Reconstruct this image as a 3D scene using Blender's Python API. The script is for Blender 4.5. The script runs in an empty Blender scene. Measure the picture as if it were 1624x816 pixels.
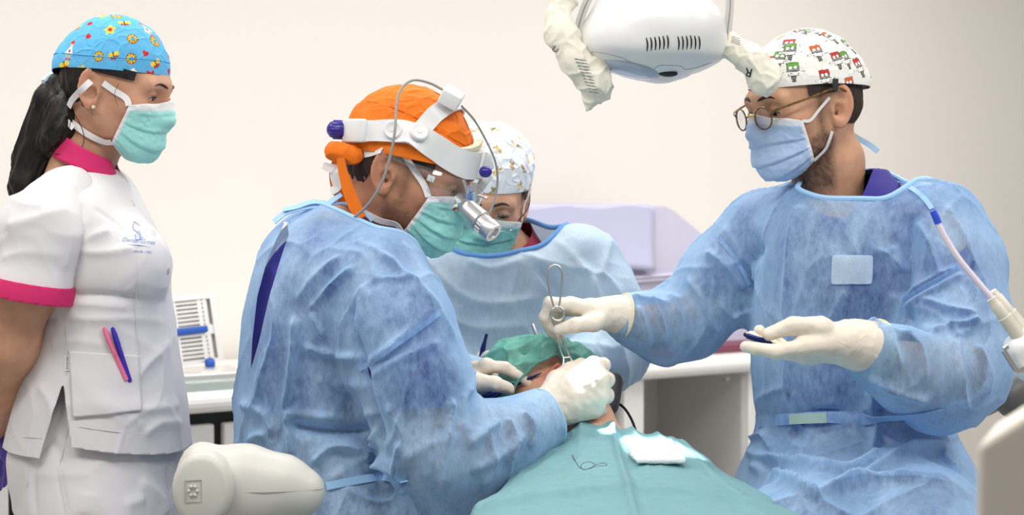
import bpy, math, random
import numpy as np
from mathutils import Vector, Matrix
from mathutils.bvhtree import BVHTree

# ------------------------------------------------------------------ camera, world, lights
scene = bpy.context.scene
COL = scene.collection
FPX, CY, CZ, PITCH = 2600.0, -2.6, 1.40, math.radians(2.4)
cam_data = bpy.data.cameras.new('camera')
cam = bpy.data.objects.new('camera', cam_data)
COL.objects.link(cam)
cam.location = (0, CY, CZ)
cam.rotation_euler = (math.radians(90) - PITCH, 0, 0)
cam_data.sensor_width = 36.0
cam_data.lens = 36.0 * FPX / 1624.0
cam_data.dof.use_dof = True
cam_data.dof.focus_distance = 2.55
cam_data.dof.aperture_fstop = 5.0
cam_data.clip_start = 0.05
scene.camera = cam

world = bpy.data.worlds.new('world')
scene.world = world
world.use_nodes = True
bg = world.node_tree.nodes['Background']
bg.inputs[0].default_value = (1.0, 0.985, 0.965, 1)
bg.inputs[1].default_value = 0.36

scene.view_settings.view_transform = 'Standard'
scene.view_settings.look = 'None'
scene.view_settings.gamma = 1.0
scene.view_settings.use_curve_mapping = False
scene.view_settings.exposure = 0.07
scene.cycles.use_denoising = True
scene.cycles.max_bounces = 8
scene.cycles.transparent_max_bounces = 12


def area(name, loc, rot, size, size_y, power, color=(1, 1, 1)):
    l = bpy.data.lights.new(name, 'AREA')
    l.shape = 'RECTANGLE'
    l.size, l.size_y, l.energy, l.color = size, size_y, power, color
    o = bpy.data.objects.new(name, l)
    COL.objects.link(o)
    o.location = loc
    o.rotation_euler = rot
    return o


# ceiling luminaires (housings built below); the third is added to brighten the right-hand wall
PANELS = [(-1.3, 0.1), (0.25, 0.75), (1.5, 1.5), (-1.2, -1.3), (0.4, -1.3), (1.9, -0.6)]
POWER = [12.0, 14.0, 22.0, 18.0, 18.0, 19.0]
for (x_, y_), w_ in zip(PANELS, POWER):
    area('ceiling_panel_light', (x_, y_, 2.655), (0, 0, 0), 1.15, 0.55, w_, (1.0, 0.975, 0.95))

# ------------------------------------------------------------------ helpers
_ct, _st = math.cos(PITCH), math.sin(PITCH)
CAM = np.array([0, CY, CZ])


def ray(px, py):
    u, v = (px - 812) / FPX, (py - 408) / FPX
    return np.array([u, _ct - v * _st, -_st - v * _ct])


def W(px, py, Y):
    d = ray(px, py)
    return CAM + d * ((Y - CY) / d[1])


def S(Y):
    """metres per pixel at depth Y"""
    return (Y - CY) / FPX


def norm(v):
    v = np.asarray(v, float)
    return v / max(np.linalg.norm(v), 1e-9)


# --- signed distance shapes -------------------------------------------------
f32 = np.float32


def smin(a, b, k):
    if k <= 0:
        return np.minimum(a, b)
    h = np.clip(0.5 + 0.5 * (b - a) / k, 0, 1)
    return b + (a - b) * h - k * h * (1 - h)


def ssub(a, b, k):
    return -smin(-a, b, k)


def sd_cone(P, a, b, r1, r2):
    a = np.asarray(a, f32); b = np.asarray(b, f32)
    ba = b - a
    pa = P - a
    t = np.clip((pa @ ba) / max(float(ba @ ba), 1e-12), 0, 1)
    q = pa - t[:, None] * ba
    return np.sqrt(np.einsum('ij,ij->i', q, q)) - (r1 + (r2 - r1) * t)


def sd_ell(P, c, r, R=None):
    q = P - np.asarray(c, f32)
    if R is not None:
        q = q @ np.asarray(R, f32)
    r = np.asarray(r, f32)
    k0 = np.sqrt(np.sum((q / r) ** 2, 1))
    k1 = np.sqrt(np.sum((q / (r * r)) ** 2, 1))
    return k0 * (k0 - 1) / np.maximum(k1, 1e-6)


def sd_box(P, c, hs, rad=0.0, R=None):
    q = P - np.asarray(c, f32)
    if R is not None:
        q = q @ np.asarray(R, f32)
    q = np.abs(q) - (np.asarray(hs, f32) - rad)
    return np.sqrt(np.sum(np.maximum(q, 0) ** 2, 1)) + np.minimum(q.max(1), 0) - rad


class Shape:
    def __init__(s):
        s.ops = []
        s.lo = np.full(3, 1e9)
        s.hi = np.full(3, -1e9)

    def _bb(s, pts, r):
        pts = np.atleast_2d(np.asarray(pts, float))
        s.lo = np.minimum(s.lo, pts.min(0) - r)
        s.hi = np.maximum(s.hi, pts.max(0) + r)

    def add(s, fn, k=0.02, pts=None, r=0.0):
        s.ops.append(('u', fn, k))
        if pts is not None:
            s._bb(pts, r)
        return s

    def sub(s, fn, k=0.01):
        s.ops.append(('s', fn, k))
        return s

    def cone(s, a, b, r1, r2, k=0.02):
        return s.add(lambda P: sd_cone(P, a, b, r1, r2), k, [a, b], max(r1, r2))

    def chain(s, pts, rs, k=0.02, k_in=None):
        """a tube through several joints, one smooth shape"""
        kk = k if k_in is None else k_in

        def fn(P):
            d = sd_cone(P, pts[0], pts[1], rs[0], rs[1])
            for i in range(1, len(pts) - 1):
                d = smin(d, sd_cone(P, pts[i], pts[i + 1], rs[i], rs[i + 1]), kk)
            return d
        return s.add(fn, k, pts, max(rs))

    def ell(s, c, r, R=None, k=0.02):
        return s.add(lambda P: sd_ell(P, c, r, R), k, [c], max(r))

    def box(s, c, hs, rad=0.0, R=None, k=0.0):
        return s.add(lambda P: sd_box(P, c, hs, rad, R), k, [c], float(np.linalg.norm(hs)))

    def loft(s, rings, n=2.3, k=0.03):
        """horizontal ellipse rings (x, y, z, half x, half y), interpolated in z"""
        rg = np.array(sorted(rings, key=lambda r: r[2]), float)
        z = rg[:, 2]
        zz = np.linspace(z[0], z[-1], 80)
        cols = []
        for c in (0, 1, 3, 4):
            v = np.interp(zz, z, rg[:, c])
            for _ in range(6):
                v[1:-1] = (v[:-2] + 2 * v[1:-1] + v[2:]) / 4
            cols.append(v)

        def fn(P):
            x0, y0, a, b = [np.interp(P[:, 2], zz, c).astype(f32) for c in cols]
            qx, qy = np.abs(P[:, 0] - x0), np.abs(P[:, 1] - y0)
            kk = ((qx / a) ** n + (qy / b) ** n) ** (1.0 / n)
            rr = np.sqrt(qx * qx + qy * qy)
            d = rr * (1 - 1 / np.maximum(kk, 0.05))
            d = np.where(kk < 0.05, -np.minimum(a, b), d) * 0.85
            dz = np.maximum(z[0] - P[:, 2], P[:, 2] - z[-1])
            return np.where(dz > 0, np.sqrt(np.maximum(d, 0) ** 2 + dz ** 2), np.maximum(d, dz)).astype(f32)
        lo = rg[:, :3] - np.c_[rg[:, 3], rg[:, 4], rg[:, 2] * 0]
        hi = rg[:, :3] + np.c_[rg[:, 3], rg[:, 4], rg[:, 2] * 0]
        return s.add(fn, k, np.r_[lo, hi], 0.0)

    def __call__(s, P):
        d = None
        for op, fn, k in s.ops:
            e = fn(P)
            if d is None:
                d = e
            elif op == 'u':
                d = smin(d, e, k)
            else:
                d = ssub(d, e, k)
        return d

    def mesh(s, h, lo=None, hi=None, pad=0.012, smooth=1):
        lo = s.lo - pad if lo is None else np.asarray(lo, float)
        hi = s.hi + pad if hi is None else np.asarray(hi, float)
        B = 8
        nb = np.maximum(np.ceil((hi - lo) / (h * B)).astype(int), 1)
        cx = [lo[i] + (np.arange(nb[i]) * B + (B - 1) / 2) * h for i in range(3)]
        G = np.stack(np.meshgrid(*cx, indexing='ij'), -1).reshape(-1, 3).astype(f32)
        dc = s(G)
        act = np.abs(dc) < h * B * 1.15 + 0.004
        D = np.empty((nb[0], nb[1], nb[2], B, B, B), f32)
        D[:] = dc.reshape(nb)[..., None, None, None]
        ai = np.argwhere(act.reshape(nb))
        off = (np.stack(np.meshgrid(*[np.arange(B)] * 3, indexing='ij'), -1).reshape(-1, 3) * h)
        for c0 in range(0, len(ai), 1500):
            a = ai[c0:c0 + 1500]
            pts = (lo + a[:, None, :] * (B * h) + off[None]).reshape(-1, 3).astype(f32)
            D[a[:, 0], a[:, 1], a[:, 2]] = s(pts).reshape(-1, B, B, B)
        D = D.transpose(0, 3, 1, 4, 2, 5).reshape(nb * B)
        V, F = surface_nets(D, lo, h)
        if smooth:
            V = laplace(V, F, smooth)
        return V, F


def surface_nets(D, lo, h):
    I = D < 0
    n = np.array(D.shape)
    c = np.zeros(n - 1, np.int8)
    offs = [(i, j, k) for i in (0, 1) for j in (0, 1) for k in (0, 1)]
    for (i, j, k) in offs:
        c += I[i:n[0] - 1 + i, j:n[1] - 1 + j, k:n[2] - 1 + k]
    cells = np.argwhere((c > 0) & (c < 8))
    vid = np.full(n - 1, -1, np.int32)
    vid[cells[:, 0], cells[:, 1], cells[:, 2]] = np.arange(len(cells))
    val = np.stack([D[cells[:, 0] + i, cells[:, 1] + j, cells[:, 2] + k] for (i, j, k) in offs], 1)
    O = np.array(offs, float)
    acc = np.zeros((len(cells), 3)); cnt = np.zeros(len(cells))
    for a in range(8):
        for b in range(a + 1, 8):
            if np.abs(O[a] - O[b]).sum() != 1:
                continue
            m = (val[:, a] < 0) != (val[:, b] < 0)
            t = val[m, a] / (val[m, a] - val[m, b])
            acc[m] += O[a] + t[:, None] * (O[b] - O[a])
            cnt[m] += 1
    V = lo + (cells + acc / cnt[:, None]) * h
    faces = []
    for ax in range(3):
        s0 = [slice(1, -1)] * 3
        s0[ax] = slice(0, n[ax] - 1)
        s1 = list(s0)
        s1[ax] = slice(1, n[ax])
        A, Bq = I[tuple(s0)], I[tuple(s1)]
        e = np.argwhere(A != Bq)
        if not len(e):
            continue
        flip = A[e[:, 0], e[:, 1], e[:, 2]]
        base = e.copy()
        u, v = (ax + 1) % 3, (ax + 2) % 3
        base[:, u] += 1
        base[:, v] += 1
        q = []
        for (du, dv) in ((0, 0), (-1, 0), (-1, -1), (0, -1)):
            w = base.copy()
            w[:, u] += du
            w[:, v] += dv
            q.append(vid[w[:, 0], w[:, 1], w[:, 2]])
        q = np.stack(q, 1)
        q[~flip] = q[~flip][:, ::-1]
        faces.append(q)
    F = np.concatenate(faces)
    F = F[(F >= 0).all(1)]
    a, b, c_ = V[F[:, 0]] - lo, V[F[:, 1]] - lo, V[F[:, 2]] - lo
    if np.einsum('ij,ij->i', a, np.cross(b, c_)).sum() < 0:
        F = F[:, ::-1].copy()
    return V, F


def edges_of(F):
    n = F.shape[1]
    E = np.concatenate([np.stack([F[:, i], F[:, (i + 1) % n]], 1) for i in range(n)])
    a, b = E.min(1).astype(np.int64), E.max(1).astype(np.int64)
    k = np.unique(a * 4194304 + b)
    return np.stack([k // 4194304, k % 4194304], 1)


def laplace(V, F, it=1, lam=0.5, E=None):
    if E is None:
        E = edges_of(F)
    N = len(V)
    deg = np.maximum(np.bincount(E.ravel(), minlength=N), 1)
    V = V.copy()
    for _ in range(it):
        s = np.stack([np.bincount(E[:, 0], V[E[:, 1], c], N) + np.bincount(E[:, 1], V[E[:, 0], c], N) for c in range(3)], 1)
        V += lam * (s / deg[:, None] - V)
    return V


def normals(V, F):
    a, b, c = V[F[:, 0]], V[F[:, 1]], V[F[:, 2]]
    fn = np.cross(b - a, c - a)
    if F.shape[1] == 4:
        fn = np.cross(V[F[:, 2]] - V[F[:, 0]], V[F[:, 3]] - V[F[:, 1]])
    N = np.zeros_like(V)
    for i in range(F.shape[1]):
        for k in range(3):
            N[:, k] += np.bincount(F[:, i], fn[:, k], len(V))
    return N / np.maximum(np.linalg.norm(N, axis=1), 1e-12)[:, None]


def tri(F):
    if F.shape[1] == 3:
        return F
    return np.concatenate([F[:, [0, 1, 2]], F[:, [0, 2, 3]]])


def clip(V, F, g, attrs=()):
    """keep the part of the mesh where the per-vertex field g > 0; cut edges are exact"""
    T = tri(F)
    pos = g > 0
    npos = pos[T].sum(1)
    keep = T[npos == 3]
    newV, newA, emap, out = [], [[] for _ in attrs], {}, []

    def cut(a, b):
        key = (a, b) if a < b else (b, a)
        if key not in emap:
            a_, b_ = key
            t = g[a_] / (g[a_] - g[b_])
            emap[key] = len(V) + len(newV)
            newV.append(V[a_] + t * (V[b_] - V[a_]))
            for i, at in enumerate(attrs):
                newA[i].append(at[a_] + t * (at[b_] - at[a_]))
        return emap[key]
    for t in T[(npos == 1) | (npos == 2)]:
        p = [pos[i] for i in t]
        if sum(p) == 1:
            i = p.index(True)
            a, b, c = int(t[i]), int(t[(i + 1) % 3]), int(t[(i + 2) % 3])
            out.append((a, cut(a, b), cut(a, c)))
        else:
            i = p.index(False)
            a, b, c = int(t[i]), int(t[(i + 1) % 3]), int(t[(i + 2) % 3])
            ab, ac = cut(a, b), cut(a, c)
            out.append((ab, b, c))
            out.append((ab, c, ac))
    V2 = np.concatenate([V, np.array(newV).reshape(-1, 3)])
    F2 = np.concatenate([keep, np.array(out, int).reshape(-1, 3)])
    A2 = [np.concatenate([at, np.array(na).reshape((-1,) + at.shape[1:])]) for at, na in zip(attrs, newA)]
    used = np.unique(F2)
    remap = np.full(len(V2), -1)
    remap[used] = np.arange(len(used))
    r = (V2[used], remap[F2])
    return r if not attrs else r + tuple(a[used] for a in A2)


# --- noise ----------------------------------------------------------------
def _hash(i, j, k, seed):
    with np.errstate(over='ignore'):
        n = (i.astype(np.uint32) * np.uint32(374761393) + j.astype(np.uint32) * np.uint32(668265263)
             + k.astype(np.uint32) * np.uint32(2246822519) + np.uint32(seed * 3266489917 % 4294967296))
        n = (n ^ (n >> np.uint32(13))) * np.uint32(1274126177)
        n = n ^ (n >> np.uint32(16))
    return (n & np.uint32(0xffffff)).astype(float) / 16777215.0


def vnoise(P, seed=0):
    """smooth value noise in -1..1"""
    i = np.floor(P).astype(np.int64)
    f = P - i
    f = f * f * f * (f * (f * 6 - 15) + 10)
    r = 0
    for a in (0, 1):
        for b in (0, 1):
            for c in (0, 1):
                w = (f[:, 0] if a else 1 - f[:, 0]) * (f[:, 1] if b else 1 - f[:, 1]) * (f[:, 2] if c else 1 - f[:, 2])
                r = r + w * _hash(i[:, 0] + a, i[:, 1] + b, i[:, 2] + c, seed)
    return r * 2 - 1


def cellnoise(P, seed=0):
    """distance to nearest and second nearest feature point"""
    i = np.floor(P).astype(np.int64)
    f1 = np.full(len(P), 9.0)
    f2 = np.full(len(P), 9.0)
    for a in (-1, 0, 1):
        for b in (-1, 0, 1):
            for c in (-1, 0, 1):
                x, y, z = i[:, 0] + a, i[:, 1] + b, i[:, 2] + c
                q = np.stack([x + _hash(x, y, z, seed), y + _hash(x, y, z, seed + 7), z + _hash(x, y, z, seed + 13)], 1)
                d = np.sqrt(((q - P) ** 2).sum(1))
                f2 = np.minimum(f2, np.maximum(f1, d))
                f1 = np.minimum(f1, d)
    return f1, f2


def poly_dist(V, pts, reach=None):
    if reach is not None:       # only look at vertices that can be near
        q = np.asarray(pts)
        m = ((V > q.min(0) - reach) & (V < q.max(0) + reach)).all(1)
        d, t = np.full(len(V), 9.0), np.zeros(len(V))
        if m.any():
            d[m], t[m] = poly_dist(V[m], pts)
        return d, t
    d = np.full(len(V), 9.0)
    t_all = np.zeros(len(V))
    n = len(pts) - 1
    for i in range(n):
        a, b = np.asarray(pts[i]), np.asarray(pts[i + 1])
        ba = b - a
        t = np.clip(((V - a) @ ba) / max(ba @ ba, 1e-12), 0, 1)
        q = np.linalg.norm(V - a - t[:, None] * ba, axis=1)
        m = q < d
        d[m] = q[m]
        t_all[m] = (i + t[m]) / n
    return d, t_all


# --- meshes and objects -------------------------------------------------------
MATS = {}


def obj(name, V, F, mat, parent=None, smooth=True, col=None, uv=None):
    me = bpy.data.meshes.new(name)
    V = np.asarray(V, float)
    if isinstance(F, np.ndarray):
        n = F.shape[1]
        me.vertices.add(len(V))
        me.vertices.foreach_set('co', V.ravel())
        me.loops.add(F.size)
        me.loops.foreach_set('vertex_index', F.ravel().astype(np.int32))
        me.polygons.add(len(F))
        me.polygons.foreach_set('loop_start', np.arange(0, F.size, n, dtype=np.int32))
        me.update(calc_edges=True)
    else:
        me.from_pydata([tuple(v) for v in V], [], F)
        me.update()
    if smooth:
        me.polygons.foreach_set('use_smooth', np.ones(len(me.polygons), bool))
        if not isinstance(F, np.ndarray):
            me.set_sharp_from_angle(angle=math.radians(38))
    if col is not None:
        at = me.attributes.new('tint', 'FLOAT_COLOR', 'POINT')
        c4 = np.ones((len(V), 4))
        c4[:, :3] = col
        at.data.foreach_set('color', c4.ravel())
    o = bpy.data.objects.new(name, me)
    COL.objects.link(o)
    me.materials.append(MATS[mat] if isinstance(mat, str) else mat)
    if parent is not None:
        o.parent = parent
        o.matrix_parent_inverse = parent.matrix_world.inverted()
    return o


def tag(o, label=None, cat=None, group=None, kind=None):
    if label: o['label'] = label
    if cat: o['category'] = cat
    if group: o['group'] = group
    if kind: o['kind'] = kind
    return o


def thing(name, label, cat, loc=(0, 0, 0), group=None):
    o = bpy.data.objects.new(name, None)
    o.empty_display_size = 0.05
    COL.objects.link(o)
    o.location = loc
    o.matrix_world = Matrix.Translation(loc)
    return tag(o, label, cat, group)


def solidify(o, t, offset=0.0):
    m = o.modifiers.new('thickness', 'SOLIDIFY')
    m.thickness = t
    m.offset = offset
    return o


def tube(pts, r, seg=10, closed=False, sub=4, caps=True):
    """mesh tube through points (Catmull-Rom), radius constant or per point"""
    P = np.asarray(pts, float)
    R = np.full(len(P), r, float) if np.isscalar(r) else np.asarray(r, float)
    if sub > 1 and len(P) > 2:
        Q, RR = [], []
        n = len(P)
        rng = range(n if closed else n - 1)
        for i in rng:
            if closed:
                p0, p1, p2, p3 = P[i - 1], P[i], P[(i + 1) % n], P[(i + 2) % n]
                r1, r2 = R[i], R[(i + 1) % n]
            else:
                p0, p1, p2, p3 = P[max(i - 1, 0)], P[i], P[i + 1], P[min(i + 2, n - 1)]
                r1, r2 = R[i], R[i + 1]
            for t in np.arange(sub) / sub:
                Q.append(0.5 * (2 * p1 + (p2 - p0) * t + (2 * p0 - 5 * p1 + 4 * p2 - p3) * t * t + (3 * p1 - p0 - 3 * p2 + p3) * t ** 3))
                RR.append(r1 + (r2 - r1) * t)
        if not closed:
            Q.append(P[-1]); RR.append(R[-1])
        P, R = np.array(Q), np.array(RR)
    n = len(P)
    T = np.roll(P, -1, 0) - np.roll(P, 1, 0)
    if not closed:
        T[0], T[-1] = P[1] - P[0], P[-1] - P[-2]
    T /= np.maximum(np.linalg.norm(T, axis=1), 1e-9)[:, None]
    u = np.cross(T[0], [0.3, 0.2, 1.0])
    if np.linalg.norm(u) < 1e-3:
        u = np.cross(T[0], [1.0, 0, 0])
    u = norm(u)
    V = []
    ang = np.arange(seg) * 2 * math.pi / seg
    for i in range(n):
        u = norm(u - T[i] * (u @ T[i]))
        w = np.cross(T[i], u)
        V.append(P[i] + R[i] * (np.cos(ang)[:, None] * u + np.sin(ang)[:, None] * w))
    V = np.concatenate(V)
    F = []
    for i in range(n if closed else n - 1):
        a, b = i * seg, ((i + 1) % n) * seg
        for j in range(seg):
            F.append((a + j, a + (j + 1) % seg, b + (j + 1) % seg, b + j))
    if not closed and caps:
        F.append(tuple(range(seg))[::-1])
        F.append(tuple((n - 1) * seg + j for j in range(seg)))
    return V, F


def spline(P, sub=6, closed=False):
    P = np.asarray(P, float)
    n = len(P)
    Q = []
    for i in range(n if closed else n - 1):
        if closed:
            p0, p1, p2, p3 = P[i - 1], P[i], P[(i + 1) % n], P[(i + 2) % n]
        else:
            p0, p1, p2, p3 = P[max(i - 1, 0)], P[i], P[i + 1], P[min(i + 2, n - 1)]
        for t in np.arange(sub) / sub:
            Q.append(0.5 * (2 * p1 + (p2 - p0) * t + (2 * p0 - 5 * p1 + 4 * p2 - p3) * t * t + (3 * p1 - p0 - 3 * p2 + p3) * t ** 3))
    if not closed:
        Q.append(P[-1])
    return np.array(Q)


def ribbon(pts, nrm, width, th=0.0012, sub=6, closed=False):
    """flat strap following points, lying with its face along nrm"""
    P = spline(pts, sub, closed)
    Nn = spline(nrm, sub, closed)
    Wd = np.full(len(P), width) if np.isscalar(width) else np.interp(np.linspace(0, 1, len(P)), np.linspace(0, 1, len(width)), width)
    n = len(P)
    T = np.roll(P, -1, 0) - np.roll(P, 1, 0)
    if not closed:
        T[0], T[-1] = P[1] - P[0], P[-1] - P[-2]
    V = []
    for i in range(n):
        t = norm(T[i])
        nn = norm(Nn[i] - t * (Nn[i] @ t))
        s = np.cross(t, nn)
        for (a, b) in ((-1, -.5), (1, -.5), (1, .5), (-1, .5)):
            V.append(P[i] + s * a * Wd[i] / 2 + nn * b * th)
    F = []
    for i in range(n if closed else n - 1):
        a, b = i * 4, ((i + 1) % n) * 4
        for j in range(4):
            F.append((a + j, a + (j + 1) % 4, b + (j + 1) % 4, b + j))
    if not closed:
        F.append((3, 2, 1, 0))
        F.append(tuple((n - 1) * 4 + j for j in range(4)))
    return np.array(V), F


def join(parts):
    V, F, o = [], [], 0
    for v, f in parts:
        V.append(np.asarray(v, float))
        F += [tuple(int(i) + o for i in q) for q in f]
        o += len(v)
    return np.concatenate(V), F


def boxm(c, hs, R=None, bev=0.0):
    """box, bevelled when bev > 0 (chamfered corners)"""
    c = np.asarray(c, float)
    hs = np.asarray(hs, float)
    if bev <= 0:
        V = np.array([(x, y, z) for z in (-1, 1) for y in (-1, 1) for x in (-1, 1)], float) * hs
        F = [(0, 2, 3, 1), (4, 5, 7, 6), (0, 1, 5, 4), (2, 6, 7, 3), (0, 4, 6, 2), (1, 3, 7, 5)]
    else:
        import bmesh
        bm = bmesh.new()
        bmesh.ops.create_cube(bm, size=2)
        for v in bm.verts:
            v.co = Vector((v.co.x * hs[0], v.co.y * hs[1], v.co.z * hs[2]))
        bmesh.ops.bevel(bm, geom=bm.edges[:], offset=bev, segments=3, profile=0.5, affect='EDGES')
        bm.verts.index_update()
        V = np.array([v.co[:] for v in bm.verts])
        F = [tuple(v.index for v in f.verts) for f in bm.faces]
        bm.free()
    if R is not None:
        V = V @ np.asarray(R, float).T
    return V + c, F


def cyl(a, b, r1, r2=None, seg=24, rim=0.0):
    """capped cylinder from a to b, edge rounded by rim"""
    r2 = r1 if r2 is None else r2
    a = np.asarray(a, float); b = np.asarray(b, float)
    d = norm(b - a)
    if rim > 0:
        pts = [a, a + d * rim * .3, a + d * rim, b - d * rim, b - d * rim * .3, b]
        rs = [r1 - rim, r1 - rim * .3, r1, r2, r2 - rim * .3, r2 - rim]
    else:
        pts, rs = [a, b], [r1, r2]
    return tube(pts, rs, seg, sub=1)


def lathe(a, d, prof, seg=28):
    """surface of revolution: prof = (distance along d, radius) list"""
    d = norm(d)
    u = norm(np.cross(d, (0.31, 0.22, 0.93) if abs(d[2]) < 0.9 else (1, 0.1, 0)))
    w = np.cross(d, u)
    ang = np.arange(seg) * 2 * math.pi / seg
    ring = np.cos(ang)[:, None] * u + np.sin(ang)[:, None] * w
    V = np.concatenate([np.asarray(a) + d * t + ring * max(r, 1e-4) for t, r in prof])
    F, n = [], len(prof)
    for i in range(n - 1):
        for j in range(seg):
            F.append((i * seg + j, i * seg + (j + 1) % seg, (i + 1) * seg + (j + 1) % seg, (i + 1) * seg + j))
    F.append(tuple(range(seg))[::-1])
    F.append(tuple((n - 1) * seg + j for j in range(seg)))
    return V, F


def rotz(a):
    c, s = math.cos(a), math.sin(a)
    return np.array([[c, -s, 0], [s, c, 0], [0, 0, 1]])


def roty(a):
    c, s = math.cos(a), math.sin(a)
    return np.array([[c, 0, s], [0, 1, 0], [-s, 0, c]])


def rotx(a):
    c, s = math.cos(a), math.sin(a)
    return np.array([[1, 0, 0], [0, c, -s], [0, s, c]])


def basis(x, up):
    """columns: x axis, y = up cross x, z"""
    x = norm(x)
    z = norm(np.asarray(up, float) - x * (np.asarray(up, float) @ x))
    return np.stack([x, np.cross(z, x), z], 1)


class Surf:
    """finds points on a mesh along a line of sight or nearest to a point"""
    def __init__(s, *meshes):
        if len(meshes) == 1 and isinstance(meshes[0][1], np.ndarray):
            V, F = np.asarray(meshes[0][0]).tolist(), meshes[0][1].tolist()
        else:
            V, F = join(list(meshes))
            V = V.tolist()
        s.b = BVHTree.FromPolygons(V, F)

    def hit(s, px, py, lift=0.0, fallY=None):
        d = ray(px, py)
        loc, n, i, dist = s.b.ray_cast(Vector(CAM), Vector(norm(d)))
        if loc is None:
            p, n2 = W(px, py, 0.0 if fallY is None else fallY), norm(-d)
            return p, n2
        n = np.array(n)
        if n @ d > 0:
            n = -n
        return np.array(loc) + n * lift, n

    def line(s, pix, lift=0.0, fallY=None):
        h = [s.hit(x, y, lift, fallY) for x, y in pix]
        return np.array([a for a, _ in h]), np.array([b for _, b in h])

    def near(s, p):
        loc, n, i, d = s.b.find_nearest(Vector(p))
        return np.array(loc), np.array(n)


def text_mesh(body, size=1.0, shear=0.0):
    cu = bpy.data.curves.new('t', 'FONT')
    cu.body = body
    cu.size = size
    cu.shear = shear
    cu.align_x = 'CENTER'
    cu.resolution_u = 3
    o = bpy.data.objects.new('t', cu)
    COL.objects.link(o)
    dg = bpy.context.evaluated_depsgraph_get()
    me = bpy.data.meshes.new_from_object(o.evaluated_get(dg))
    V = np.array([v.co[:] for v in me.vertices]).reshape(-1, 3)
    F = [tuple(p.vertices) for p in me.polygons]
    bpy.data.objects.remove(o)
    bpy.data.meshes.remove(me)
    return V, F


def decal(name, surf, body, cx, cy, size_px, ang, mat, parent, shear=0.0, lift=0.0006, fallY=None, flipy=1):
    """print lettering on a surface: each glyph vertex is laid on it"""
    V, F = text_mesh(body, 1.0, shear)
    c, s_ = math.cos(ang), math.sin(ang)
    out = []
    for v in V:
        x, y = v[0] * size_px, v[1] * size_px * flipy
        out.append(surf.hit(cx + x * c + y * s_, cy + x * s_ - y * c, lift, fallY)[0])
    return obj(name, np.array(out), F, mat, parent, smooth=False)


# --- materials ---------------------------------------------------------------
def mat(name, color=(0.8, 0.8, 0.8), rough=0.5, metal=0.0, tint=False, noise=None, bump=None, coat=0.0,
        sss=0.0, alpha=None, trans=0.0, spec=0.5, emit=None, sheen=0.0):
    m = bpy.data.materials.new(name)
    m.use_nodes = True
    nt = m.node_tree
    b = nt.nodes['Principled BSDF']
    b.inputs['Roughness'].default_value = rough
    b.inputs['Metallic'].default_value = metal
    b.inputs['Specular IOR Level'].default_value = spec
    b.inputs['Coat Weight'].default_value = coat
    b.inputs['Sheen Weight'].default_value = sheen
    b.inputs['Transmission Weight'].default_value = trans
    b.inputs['Base Color'].default_value = (*color, 1)
    tc = nt.nodes.new('ShaderNodeTexCoord')
    src = None
    if tint:
        at = nt.nodes.new('ShaderNodeAttribute')
        at.attribute_name = 'tint'
        src = at.outputs['Color']
    if noise:
        sc, amt = noise[0], noise[1]
        nz = nt.nodes.new('ShaderNodeTexNoise')
        nz.inputs['Scale'].default_value = sc
        nz.inputs['Detail'].default_value = 5
        nt.links.new(tc.outputs['Object'], nz.inputs['Vector'])
        mp = nt.nodes.new('ShaderNodeMapRange')
        mp.inputs['From Min'].default_value = 0.3
        mp.inputs['From Max'].default_value = 0.7
        mp.inputs['To Min'].default_value = 1 - amt
        mp.inputs['To Max'].default_value = 1 + amt
        nt.links.new(nz.outputs['Fac'], mp.inputs['Value'])
        mx = nt.nodes.new('ShaderNodeVectorMath')
        mx.operation = 'SCALE'
        if src is not None:
            nt.links.new(src, mx.inputs[0])
        else:
            mx.inputs[0].default_value = color
        nt.links.new(mp.outputs[0], mx.inputs['Scale'])
        src = mx.outputs[0]
    if src is not None:
        nt.links.new(src, b.inputs['Base Color'])
    if bump:
        kind, sc, strength = bump[0], bump[1], bump[2]
        dist = bump[3] if len(bump) > 3 else 0.002
        if kind == 'noise':
            t = nt.nodes.new('ShaderNodeTexNoise')
            t.inputs['Scale'].default_value = sc
            t.inputs['Detail'].default_value = 4
            out = t.outputs['Fac']
        elif kind == 'voronoi':
            t = nt.nodes.new('ShaderNodeTexVoronoi')
            t.inputs['Scale'].default_value = sc
            out = t.outputs['Distance']
        else:
            t = nt.nodes.new('ShaderNodeTexWave')
            t.inputs['Scale'].default_value = sc
            t.inputs['Distortion'].default_value = 2
            out = t.outputs['Fac']
        nt.links.new(tc.outputs['Object'], t.inputs['Vector'])
        bp = nt.nodes.new('ShaderNodeBump')
        bp.inputs['Strength'].default_value = strength
        bp.inputs['Distance'].default_value = dist
        nt.links.new(out, bp.inputs['Height'])
        nt.links.new(bp.outputs['Normal'], b.inputs['Normal'])
    if sss:
        b.inputs['Subsurface Weight'].default_value = sss
        b.inputs['Subsurface Radius'].default_value = (1.0, 0.4, 0.2)
        b.inputs['Subsurface Scale'].default_value = 0.006
    if alpha is not None:
        b.inputs['Alpha'].default_value = alpha
    if emit:
        b.inputs['Emission Color'].default_value = (*color, 1)
        b.inputs['Emission Strength'].default_value = emit
    MATS[name] = m
    return m


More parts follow.
